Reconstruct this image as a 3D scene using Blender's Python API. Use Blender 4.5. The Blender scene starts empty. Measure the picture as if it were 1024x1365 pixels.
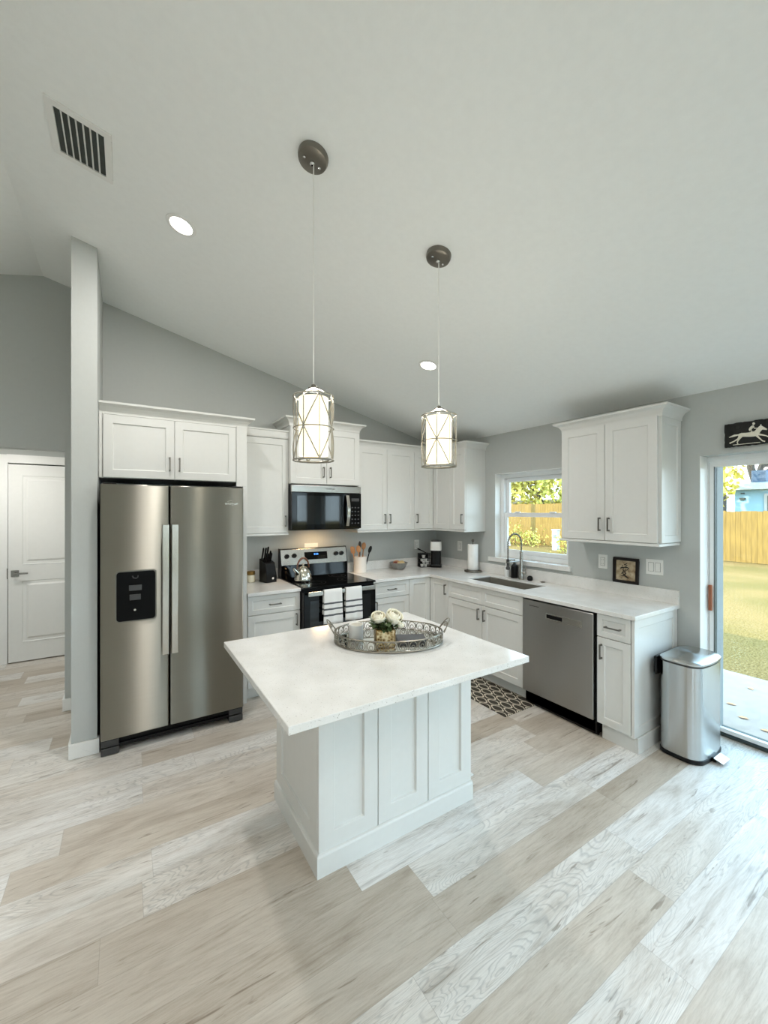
import bpy, bmesh, math, random
from math import sin, cos, pi, radians, sqrt, atan2
from mathutils import Vector, Matrix

# ------------------------------------------------------------------ camera, sky, sun, exposure
SC = bpy.context.scene
COL = SC.collection
W_PX, H_PX = 1024.0, 1365.0
F_PX, YAW, U0, V0 = 533.79, 0.5511, 493.9, 680.6
CAM = (-3.4782, -4.0164, 1.6054)
cd = bpy.data.cameras.new('camera')
cd.sensor_fit = 'VERTICAL'
cd.sensor_height = 36.0
cd.sensor_width = 36.0 * W_PX / H_PX
cd.lens = F_PX / H_PX * 36.0
cd.shift_x = (W_PX / 2 - U0) / H_PX
cd.shift_y = (V0 - H_PX / 2) / H_PX
cd.clip_start = 0.05
cd.clip_end = 300
cam = bpy.data.objects.new('camera', cd)
cam.location = CAM
cam.rotation_euler = (pi / 2, 0, -YAW)
COL.objects.link(cam)
SC.camera = cam

SKY_COL = (0.46, 0.74, 1.0)
SKY_STR = 5.4
SUN_STR = 5.0
CAN_W = 12.5
CAN_COL = (1.0, 0.97, 0.94)
SHADE_STR = 0.75
EXPOSURE = 0.47

world = bpy.data.worlds.new('world')
SC.world = world
world.use_nodes = True
wn, wl = world.node_tree.nodes, world.node_tree.links
bg = wn['Background']
tc = wn.new('ShaderNodeTexCoord')
sp = wn.new('ShaderNodeSeparateXYZ')
rp = wn.new('ShaderNodeValToRGB')
rp.color_ramp.elements[0].position = 0.0
rp.color_ramp.elements[0].color = (0.72, 0.88, 1.0, 1)
rp.color_ramp.elements[1].position = 0.5
rp.color_ramp.elements[1].color = (*SKY_COL, 1)
wl.new(tc.outputs['Generated'], sp.inputs[0])
wl.new(sp.outputs['Z'], rp.inputs[0])
wl.new(rp.outputs[0], bg.inputs['Color'])
bg.inputs['Strength'].default_value = SKY_STR

sun = bpy.data.lights.new('sun', 'SUN')
sun.energy = SUN_STR
sun.color = (1.0, 0.93, 0.76)
sun.angle = radians(0.6)
so = bpy.data.objects.new('sun', sun)
sd = Vector((0.80, -0.34, -0.62)).normalized()
so.rotation_euler = sd.to_track_quat('-Z', 'Y').to_euler()
so.location = (-20, 10, 20)
COL.objects.link(so)

vs = SC.view_settings
vs.view_transform = 'Standard'
vs.look = 'None'
vs.exposure = EXPOSURE
vs.gamma = 1.0
vs.use_curve_mapping = False
try:
    SC.cycles.use_denoising = True
    SC.cycles.max_bounces = 10
    SC.cycles.diffuse_bounces = 6
    SC.cycles.glossy_bounces = 5
    SC.cycles.transparent_max_bounces = 12
    SC.cycles.sample_clamp_indirect = 6.0
    SC.cycles.caustics_reflective = False
    SC.cycles.caustics_refractive = False
except Exception:
    pass


# ------------------------------------------------------------------ colours and materials
def lin(c):
    r = []
    for x in c[:3]:
        x = x / 255.0
        r.append(x / 12.92 if x <= 0.04045 else ((x + 0.055) / 1.055) ** 2.4)
    return (*r, 1.0)


def newmat(name):
    m = bpy.data.materials.new(name)
    m.use_nodes = True
    nt = m.node_tree
    return m, nt.nodes, nt.links, nt.nodes['Principled BSDF']


def objcoord(nodes, links, scale=(1, 1, 1)):
    t = nodes.new('ShaderNodeTexCoord')
    mp = nodes.new('ShaderNodeMapping')
    mp.inputs['Scale'].default_value = scale
    links.new(t.outputs['Object'], mp.inputs['Vector'])
    return mp.outputs['Vector']


def basic(name, rgb, rough=0.5, metal=0.0, var=0.04, nscale=30.0, bump=0.0, bscale=200.0, spec=0.5, emis=None, estr=0.0, coat=0.0, stretch=(1, 1, 1)):
    """Principled material with a slight procedural variation of tone and relief."""
    m, n, l, b = newmat(name)
    c = lin(rgb)
    vec = objcoord(n, l, stretch)
    nz = n.new('ShaderNodeTexNoise')
    nz.inputs['Scale'].default_value = nscale
    nz.inputs['Detail'].default_value = 3
    l.new(vec, nz.inputs['Vector'])
    r = n.new('ShaderNodeValToRGB')
    r.color_ramp.elements[0].position = 0.3
    r.color_ramp.elements[1].position = 0.7
    r.color_ramp.elements[0].color = (*[max(0, x * (1 - var)) for x in c[:3]], 1)
    r.color_ramp.elements[1].color = (*[min(1, x * (1 + var)) for x in c[:3]], 1)
    l.new(nz.outputs['Fac'], r.inputs[0])
    l.new(r.outputs[0], b.inputs['Base Color'])
    b.inputs['Roughness'].default_value = rough
    b.inputs['Metallic'].default_value = metal
    b.inputs['Specular IOR Level'].default_value = spec
    if coat:
        b.inputs['Coat Weight'].default_value = coat
        b.inputs['Coat Roughness'].default_value = 0.05
    if bump:
        nb = n.new('ShaderNodeTexNoise')
        nb.inputs['Scale'].default_value = bscale
        nb.inputs['Detail'].default_value = 4
        l.new(vec, nb.inputs['Vector'])
        bp = n.new('ShaderNodeBump')
        bp.inputs['Strength'].default_value = bump
        bp.inputs['Distance'].default_value = 0.004
        l.new(nb.outputs['Fac'], bp.inputs['Height'])
        l.new(bp.outputs[0], b.inputs['Normal'])
    if emis is not None:
        b.inputs['Emission Color'].default_value = lin(emis)
        b.inputs['Emission Strength'].default_value = estr
    return m


def steel(name, rgb, rough=0.3, aniso=0.85, rot=0.25, grain=(3, 3, 900)):
    """Brushed stainless steel: fine lines across, highlights drawn out upright."""
    m, n, l, b = newmat(name)
    vec = objcoord(n, l, grain)
    nz = n.new('ShaderNodeTexNoise')
    nz.inputs['Scale'].default_value = 1.0
    nz.inputs['Detail'].default_value = 4
    l.new(vec, nz.inputs['Vector'])
    c = lin(rgb)
    r = n.new('ShaderNodeValToRGB')
    r.color_ramp.elements[0].color = (*[x * 0.93 for x in c[:3]], 1)
    r.color_ramp.elements[1].color = (*[x * 1.05 for x in c[:3]], 1)
    l.new(nz.outputs['Fac'], r.inputs[0])
    col_out = r.outputs[0]
    n.remove(b)
    g = n.new('ShaderNodeBsdfAnisotropic')
    g.inputs['Roughness'].default_value = rough
    g.inputs['Anisotropy'].default_value = aniso
    g.inputs['Rotation'].default_value = rot
    l.new(col_out, g.inputs['Color'])
    t = n.new('ShaderNodeTangent')
    t.direction_type = 'RADIAL'
    t.axis = 'Z'
    l.new(t.outputs[0], g.inputs['Tangent'])
    l.new(g.outputs[0], n['Material Output'].inputs['Surface'])
    return m


def glassmat(name, tint=(1, 1, 1), ior=1.45):
    """Clear pane: mostly see-through, mirror-like by its angle."""
    m, n, l, b = newmat(name)
    n.remove(b)
    out = n['Material Output']
    tr = n.new('ShaderNodeBsdfTransparent')
    tr.inputs[0].default_value = (*tint, 1)
    gl = n.new('ShaderNodeBsdfGlossy')
    gl.inputs['Roughness'].default_value = 0.02
    fr = n.new('ShaderNodeFresnel')
    geo = n.new('ShaderNodeNewGeometry')       # same reflectance from either side of the thin pane
    mp = n.new('ShaderNodeMapRange')
    mp.inputs['To Min'].default_value = ior
    mp.inputs['To Max'].default_value = 1.0 / ior
    l.new(geo.outputs['Backfacing'], mp.inputs['Value'])
    l.new(mp.outputs['Result'], fr.inputs['IOR'])
    mx = n.new('ShaderNodeMixShader')
    l.new(fr.outputs[0], mx.inputs[0])
    l.new(tr.outputs[0], mx.inputs[1])
    l.new(gl.outputs[0], mx.inputs[2])
    l.new(mx.outputs[0], out.inputs['Surface'])
    return m


def math_node(n, l, op, a, b=None):
    q = n.new('ShaderNodeMath')
    q.operation = op
    for i, v in enumerate((a, b)):
        if v is None:
            continue
        if isinstance(v, (int, float)):
            q.inputs[i].default_value = v
        else:
            l.new(v, q.inputs[i])
    return q.outputs[0]


def mixc(n, l, fac, a, b, mode='MIX'):
    q = n.new('ShaderNodeMix')
    q.data_type = 'RGBA'
    q.blend_type = mode
    for s, v in ((0, fac), (6, a), (7, b)):
        if isinstance(v, (int, float)):
            q.inputs[s].default_value = v
        elif isinstance(v, tuple):
            q.inputs[s].default_value = v
        else:
            l.new(v, q.inputs[s])
    return q.outputs[2]


def ramp(n, l, fac, stops):
    r = n.new('ShaderNodeValToRGB')
    cr = r.color_ramp
    while len(cr.elements) < len(stops):
        cr.elements.new(0.5)
    for e, (p, c) in zip(cr.elements, stops):
        e.position = p
        e.color = c if len(c) == 4 else (*c, 1)
    l.new(fac, r.inputs[0])
    return r.outputs[0]


def floor_material():
    m, n, l, b = newmat('vinyl_plank')
    tcn = n.new('ShaderNodeTexCoord')
    s = n.new('ShaderNodeSeparateXYZ')
    l.new(tcn.outputs['Object'], s.inputs[0])
    x, y = s.outputs['X'], s.outputs['Y']
    PW, PL = 0.178, 1.22
    yr = math_node(n, l, 'DIVIDE', math_node(n, l, 'ADD', y, 0.0675 + 17.8), PW)
    row = math_node(n, l, 'FLOOR', yr)
    wr = n.new('ShaderNodeTexWhiteNoise')
    wr.noise_dimensions = '1D'
    l.new(row, wr.inputs['W'])
    xr = math_node(n, l, 'ADD', math_node(n, l, 'DIVIDE', x, PL), math_node(n, l, 'MULTIPLY', wr.outputs['Value'], 7.0))
    colm = math_node(n, l, 'FLOOR', xr)
    cb = n.new('ShaderNodeCombineXYZ')
    l.new(row, cb.inputs[0])
    l.new(colm, cb.inputs[1])
    wid = n.new('ShaderNodeTexWhiteNoise')
    wid.noise_dimensions = '2D'
    l.new(cb.outputs[0], wid.inputs['Vector'])
    sid = n.new('ShaderNodeSeparateColor')
    l.new(wid.outputs['Color'], sid.inputs[0])
    r1, r2, r3 = sid.outputs[0], sid.outputs[1], sid.outputs[2]

    def noise(sx, sy, scale, detail, rough=0.55, dist=0.0):
        c = n.new('ShaderNodeCombineXYZ')
        l.new(math_node(n, l, 'ADD', math_node(n, l, 'MULTIPLY', x, sx), math_node(n, l, 'MULTIPLY', r1, 91.0)), c.inputs[0])
        l.new(math_node(n, l, 'ADD', math_node(n, l, 'MULTIPLY', y, sy), math_node(n, l, 'MULTIPLY', r2, 57.0)), c.inputs[1])
        l.new(math_node(n, l, 'MULTIPLY', r3, 33.0), c.inputs[2])
        t = n.new('ShaderNodeTexNoise')
        t.inputs['Scale'].default_value = scale
        t.inputs['Detail'].default_value = detail
        t.inputs['Roughness'].default_value = rough
        t.inputs['Distortion'].default_value = dist
        l.new(c.outputs[0], t.inputs['Vector'])
        return t.outputs['Fac']

    tone = ramp(n, l, r3, [(0.0, lin((187, 177, 164))), (0.3, lin((203, 195, 184))), (0.55, lin((214, 208, 200))), (0.78, lin((220, 217, 212))), (1.0, lin((226, 225, 223)))])
    broad = noise(1.5, 6.5, 1.0, 5, 0.62, 1.0)
    tone = mixc(n, l, 0.8, tone, ramp(n, l, broad, [(0.28, (0.68, 0.635, 0.58)), (0.42, (0.90, 0.88, 0.85)), (0.55, (1.03, 1.03, 1.02)), (0.75, (1.12, 1.12, 1.12))]), 'MULTIPLY')
    streak = noise(3.0, 34.0, 1.0, 6, 0.72, 1.2)
    tone = mixc(n, l, 0.7, tone, ramp(n, l, streak, [(0.30, (0.60, 0.56, 0.51)), (0.42, (0.88, 0.86, 0.84)), (0.52, (1, 1, 1)), (0.72, (1.07, 1.07, 1.07))]), 'MULTIPLY')
    fine = noise(14.0, 210.0, 1.0, 4, 0.7, 0.6)
    tone = mixc(n, l, 0.35, tone, ramp(n, l, fine, [(0.34, (0.66, 0.64, 0.61)), (0.58, (1, 1, 1))]), 'MULTIPLY')
    # contour-like cathedral figure on the paler planks
    hill = noise(0.9, 6.0, 1.0, 3.0, 0.5, 1.0)
    band = math_node(n, l, 'FRACT', math_node(n, l, 'MULTIPLY', hill, 36.0))
    lines = ramp(n, l, band, [(0.0, (1, 1, 1)), (0.16, (0.60, 0.61, 0.62)), (0.42, (1, 1, 1)), (1.0, (1, 1, 1))])
    patch = noise(1.3, 4.0, 1.0, 3)
    pm = ramp(n, l, patch, [(0.36, (0, 0, 0)), (0.52, (1, 1, 1))])
    sel = math_node(n, l, 'MULTIPLY', math_node(n, l, 'GREATER_THAN', r3, 0.5), 0.62)
    fac = n.new('ShaderNodeMath')
    fac.operation = 'MULTIPLY'
    l.new(pm, fac.inputs[0])
    l.new(sel, fac.inputs[1])
    tone = mixc(n, l, fac.outputs[0], tone, lines, 'MULTIPLY')
    # dark splits and knots
    knot = noise(3.2, 34.0, 1.0, 3, 0.5, 1.4)
    kd = ramp(n, l, knot, [(0.0, (0.42, 0.39, 0.35)), (0.29, (0.55, 0.51, 0.47)), (0.345, (1, 1, 1)), (1, (1, 1, 1))])
    tone = mixc(n, l, 0.85, tone, kd, 'MULTIPLY')
    # seams
    fy = math_node(n, l, 'FRACT', yr)
    fx = math_node(n, l, 'FRACT', xr)
    ey = math_node(n, l, 'LESS_THAN', math_node(n, l, 'MINIMUM', fy, math_node(n, l, 'SUBTRACT', 1.0, fy)), 0.006)
    ex = math_node(n, l, 'LESS_THAN', math_node(n, l, 'MINIMUM', fx, math_node(n, l, 'SUBTRACT', 1.0, fx)), 0.0009)
    seam = math_node(n, l, 'MULTIPLY', math_node(n, l, 'MAXIMUM', ey, ex), 0.3)
    tone = mixc(n, l, seam, tone, lin((120, 112, 104)))
    l.new(tone, b.inputs['Base Color'])
    b.inputs['Roughness'].default_value = 0.42
    b.inputs['Specular IOR Level'].default_value = 0.45
    bp = n.new('ShaderNodeBump')
    bp.inputs['Strength'].default_value = 0.12
    bp.inputs['Distance'].default_value = 0.002
    l.new(fine, bp.inputs['Height'])
    l.new(bp.outputs[0], b.inputs['Normal'])
    return m


def quartz_material():
    m, n, l, b = newmat('white_quartz')
    vec = objcoord(n, l)
    a = n.new('ShaderNodeTexNoise')
    a.inputs['Scale'].default_value = 170
    a.inputs['Detail'].default_value = 2
    l.new(vec, a.inputs['Vector'])
    c = n.new('ShaderNodeTexNoise')
    c.inputs['Scale'].default_value = 9
    c.inputs['Detail'].default_value = 4
    l.new(vec, c.inputs['Vector'])
    base = ramp(n, l, c.outputs['Fac'], [(0.35, lin((222, 221, 217))), (0.65, lin((231, 230, 227)))])
    spk = ramp(n, l, a.outputs['Fac'], [(0.27, lin((176, 170, 162))), (0.36, (1, 1, 1, 1)), (1.0, (1, 1, 1, 1))])
    l.new(mixc(n, l, 0.8, base, spk, 'MULTIPLY'), b.inputs['Base Color'])
    b.inputs['Roughness'].default_value = 0.14
    return m


def towel_material():
    m, n, l, b = newmat('striped_towel')
    t = n.new('ShaderNodeTexCoord')
    s = n.new('ShaderNodeSeparateXYZ')
    l.new(t.outputs['Object'], s.inputs[0])
    z = s.outputs['Z']
    f = None
    for c, w in ((-0.12, 0.008), (-0.172, 0.008), (-0.226, 0.008)):
        k = math_node(n, l, 'LESS_THAN', math_node(n, l, 'ABSOLUTE', math_node(n, l, 'SUBTRACT', z, c)), w)
        f = k if f is None else math_node(n, l, 'MAXIMUM', f, k)
    l.new(mixc(n, l, f, lin((236, 236, 234)), lin((92, 96, 100))), b.inputs['Base Color'])
    b.inputs['Roughness'].default_value = 0.95
    nb = n.new('ShaderNodeTexNoise')
    nb.inputs['Scale'].default_value = 260
    bp = n.new('ShaderNodeBump')
    bp.inputs['Strength'].default_value = 0.4
    bp.inputs['Distance'].default_value = 0.003
    l.new(nb.outputs['Fac'], bp.inputs['Height'])
    l.new(bp.outputs[0], b.inputs['Normal'])
    return m


def rug_material():
    """Charcoal rug with a cream ogee lattice."""
    m, n, l, b = newmat('lattice_rug')
    t = n.new('ShaderNodeTexCoord')
    s = n.new('ShaderNodeSeparateXYZ')
    l.new(t.outputs['Object'], s.inputs[0])
    k = 2 * pi / 0.105
    cx = math_node(n, l, 'COSINE', math_node(n, l, 'MULTIPLY', s.outputs['X'], k))
    cy = math_node(n, l, 'COSINE', math_node(n, l, 'MULTIPLY', s.outputs['Y'], k * 0.62))
    v = math_node(n, l, 'ADD', cx, cy)
    a = math_node(n, l, 'ABSOLUTE', v)
    e1 = math_node(n, l, 'LESS_THAN', math_node(n, l, 'ABSOLUTE', math_node(n, l, 'SUBTRACT', a, 0.55)), 0.27)
    l.new(mixc(n, l, e1, lin((60, 55, 48)), lin((206, 198, 180))), b.inputs['Base Color'])
    b.inputs['Roughness'].default_value = 0.95
    return m


def wood_boards(name, a, bcol, sx=1.0):
    m, n, l, b = newmat(name)
    vec = objcoord(n, l, (6, 6, 0.6))
    nz = n.new('ShaderNodeTexNoise')
    nz.inputs['Scale'].default_value = 3
    nz.inputs['Detail'].default_value = 5
    l.new(vec, nz.inputs['Vector'])
    l.new(ramp(n, l, nz.outputs['Fac'], [(0.3, lin(a)), (0.7, lin(bcol))]), b.inputs['Base Color'])
    b.inputs['Roughness'].default_value = 0.8
    return m


def lawn_material():
    m, n, l, b = newmat('dry_lawn')
    vec = objcoord(n, l)
    a = n.new('ShaderNodeTexNoise')
    a.inputs['Scale'].default_value = 40
    a.inputs['Detail'].default_value = 6
    a.inputs['Roughness'].default_value = 0.75
    l.new(vec, a.inputs['Vector'])
    c = n.new('ShaderNodeTexNoise')
    c.inputs['Scale'].default_value = 0.5
    c.inputs['Detail'].default_value = 3
    l.new(vec, c.inputs['Vector'])
    t1 = ramp(n, l, a.outputs['Fac'], [(0.32, lin((66, 58, 36))), (0.48, lin((126, 106, 76))), (0.62, lin((162, 138, 110)))])
    t2 = ramp(n, l, c.outputs['Fac'], [(0.4, lin((226, 226, 190))), (0.62, lin((255, 244, 214)))])
    l.new(mixc(n, l, 1.0, t1, t2, 'MULTIPLY'), b.inputs['Base Color'])
    b.inputs['Roughness'].default_value = 1.0
    b.inputs['Specular IOR Level'].default_value = 0.0
    return m


def artmat():
    m, n, l, b = newmat('calligraphy_paper')
    vec = objcoord(n, l)
    a = n.new('ShaderNodeTexNoise')
    a.inputs['Scale'].default_value = 26
    a.inputs['Detail'].default_value = 5
    l.new(vec, a.inputs['Vector'])
    l.new(ramp(n, l, a.outputs['Fac'], [(0.34, lin((128, 102, 74))), (0.5, lin((176, 158, 128))), (0.7, lin((202, 186, 158)))]), b.inputs['Base Color'])
    b.inputs['Roughness'].default_value = 0.5
    return m


def mercury():
    m, n, l, b = newmat('gold_mercury_glass')
    vec = objcoord(n, l)
    a = n.new('ShaderNodeTexVoronoi')
    a.inputs['Scale'].default_value = 70
    l.new(vec, a.inputs['Vector'])
    l.new(ramp(n, l, a.outputs['Distance'], [(0.15, lin((120, 92, 56))), (0.5, lin((205, 180, 132))), (0.8, lin((240, 226, 190)))]), b.inputs['Base Color'])
    b.inputs['Metallic'].default_value = 0.85
    b.inputs['Roughness'].default_value = 0.28
    bp = n.new('ShaderNodeBump')
    bp.inputs['Strength'].default_value = 0.5
    bp.inputs['Distance'].default_value = 0.003
    l.new(a.outputs['Distance'], bp.inputs['Height'])
    l.new(bp.outputs[0], b.inputs['Normal'])
    return m


M = {}
M['wall'] = basic('grey_wall_paint', (184, 187, 184), 0.75, bump=0.08, bscale=90, var=0.012)
M['ceiling'] = basic('ceiling_paint', (240, 242, 240), 0.85, bump=0.12, bscale=60, var=0.012)
M['trim'] = basic('white_trim_paint', (232, 232, 229), 0.4, var=0.01)
M['cab'] = basic('white_cabinet_paint', (216, 216, 212), 0.36, var=0.01)
M['doorpaint'] = basic('white_door_paint', (226, 226, 222), 0.4, var=0.01)
M['vinyl'] = basic('white_vinyl', (236, 238, 238), 0.35, var=0.01)
M['floor'] = floor_material()
M['quartz'] = quartz_material()
M['steel'] = steel('brushed_steel', (149, 145, 135), 0.29, 0.82, 0.0)
M['steel_dark'] = steel('brushed_steel_dark', (172, 172, 170), 0.30, 0.6, 0.0)
M['steel_bin'] = steel('brushed_steel_bin', (198, 199, 198), 0.24, 0.6, 0.0)
M['steel_plain'] = basic('satin_steel', (190, 188, 182), 0.25, 1.0, 0.03)
M['handle_steel'] = basic('polished_handle_steel', (196, 192, 184), 0.22, 1.0, 0.02)
M['nickel'] = basic('brushed_nickel', (128, 124, 116), 0.34, 1.0, 0.05)
M['pewter'] = basic('pewter_pull', (126, 124, 118), 0.32, 1.0, 0.05)
M['chrome'] = basic('chrome', (214, 214, 212), 0.1, 1.0, 0.02)
M['cage'] = basic('silver_leaf_wire', (168, 164, 154), 0.42, 0.85, 0.06)
M['black'] = basic('black_plastic', (9, 9, 10), 0.35, var=0.1, spec=0.25)
M['blackgloss'] = basic('black_glass', (4, 5, 6), 0.06, var=0.1, spec=0.22)
M['blacksatin'] = basic('black_satin_panel', (5, 5, 6), 0.3, var=0.1, spec=0.12)
M['frost'] = basic('frosted_white_glass', (238, 236, 230), 0.35, var=0.02)
M['basin'] = basic('satin_basin_steel', (150, 146, 136), 0.38, 0.6, 0.04)
M['darkglass'] = basic('oven_window_glass', (7, 11, 12), 0.04, var=0.1, spec=0.5)
M['darkgrey'] = basic('dark_grey_plastic', (58, 58, 58), 0.45, var=0.1)
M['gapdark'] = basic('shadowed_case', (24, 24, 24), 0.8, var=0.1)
M['plate'] = basic('white_wall_plate', (232, 232, 228), 0.35, var=0.01)
M['slot'] = basic('outlet_slot', (120, 120, 116), 0.5, var=0.02)
M['shade'] = basic('lit_linen_shade', (250, 244, 226), 0.9, var=0.05, nscale=60, emis=(255, 240, 205), estr=SHADE_STR)
M['lens'] = basic('lit_lens', (255, 255, 250), 0.5, emis=(255, 250, 238), estr=7.0)
M['glass'] = glassmat('window_glass', (0.97, 0.99, 0.98))
M['jarglass'] = glassmat('jar_glass', (0.93, 0.96, 0.95))
M['towel'] = towel_material()
M['rug'] = rug_material()
M['copper'] = basic('brown_kettle_handle', (110, 66, 44), 0.3, var=0.1, coat=0.4)
M['mirror_steel'] = basic('polished_kettle_steel', (222, 218, 206), 0.1, 1.0, 0.02)
M['ceramic'] = basic('white_ceramic', (238, 232, 224), 0.25, var=0.02)
M['spoonwood'] = basic('spoon_wood', (196, 142, 96), 0.6, var=0.15, nscale=12, stretch=(1, 1, 0.15))
M['greybowl'] = basic('grey_stoneware', (134, 134, 130), 0.5, var=0.1)
M['banana'] = basic('pale_wrapper', (208, 184, 134), 0.6, var=0.12)
M['redwrap'] = basic('dark_red_wrapper', (120, 50, 40), 0.5, var=0.2)
M['paper'] = basic('paper_towel', (240, 240, 236), 0.95, var=0.02, bump=0.25, bscale=120)
M['gold'] = basic('antique_gold', (150, 118, 66), 0.35, 1.0, 0.1)
M['cream'] = basic('cream_wax', (226, 216, 190), 0.5, var=0.03)
M['rose'] = basic('rose_petal', (246, 241, 222), 0.6, var=0.05, nscale=50)
M['leaf'] = basic('rose_leaf', (84, 104, 62), 0.55, var=0.3, nscale=60)
M['silver'] = basic('antique_silver', (146, 141, 130), 0.34, 1.0, 0.1)
M['mirror'] = basic('tray_mirror', (226, 226, 222), 0.06, 1.0, 0.01)
M['mercury'] = mercury()
M['slate'] = basic('dark_slate', (74, 76, 80), 0.4, var=0.15)
M['art'] = artmat()
M['ink'] = basic('black_ink', (14, 12, 12), 0.5, var=0.05)
M['frame'] = basic('dark_mahogany_frame', (22, 14, 13), 0.3, var=0.2)
M['signboard'] = basic('charred_board', (26, 27, 25), 0.8, var=0.4, nscale=20, bump=0.8, bscale=40)
M['bone'] = basic('bone_white_paint', (222, 218, 202), 0.6, var=0.08, nscale=40)
M['brownhandle'] = basic('reddish_wood_handle', (150, 88, 56), 0.45, var=0.15, nscale=20, stretch=(1, 1, 0.2))
M['fence'] = wood_boards('cedar_fence', (120, 92, 38), (146, 114, 52))
M['lawn'] = lawn_material()
M['concrete'] = basic('pale_concrete', (158, 142, 130), 0.9, var=0.08, nscale=8)
M['houseblue'] = basic('pale_blue_siding', (146, 180, 196), 0.8, var=0.02)
M['roofpale'] = basic('pale_shingle', (130, 140, 146), 0.9, var=0.08)
M['slateblue'] = basic('slate_blue_panel', (74, 88, 106), 0.8, var=0.05)
M['whitewall'] = basic('white_outdoor_paint', (186, 184, 180), 0.8, var=0.02)
M['bark'] = basic('grey_bark', (74, 64, 54), 0.9, var=0.25, nscale=10, bump=0.6, bscale=20)
M['palebark'] = basic('pale_bark', (218, 208, 202), 0.9, var=0.12, nscale=10)
M['foliage'] = basic('yellow_green_leaves', (218, 204, 96), 0.7, var=0.2, nscale=2)
M['foliage2'] = basic('green_leaves', (186, 180, 84), 0.7, var=0.3, nscale=2)
M['screen'] = basic('blue_digits', (10, 20, 40), 0.2, emis=(80, 150, 255), estr=1.6)
M['galv'] = basic('galvanized_dark', (62, 68, 64), 0.6, var=0.1)
M['ext'] = basic('exterior_stucco', (206, 208, 206), 0.9, var=0.04)
M['extgrey'] = basic('grey_outside_trim', (140, 144, 144), 0.7, var=0.02)
M['waterclear'] = basic('clear_soap_bottle', (224, 226, 224), 0.2, var=0.02)


# ------------------------------------------------------------------ mesh helpers
def worldloc(o):
    v = Vector((0, 0, 0))
    while o is not None:
        v += o.location
        o = o.parent
    return v


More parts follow.
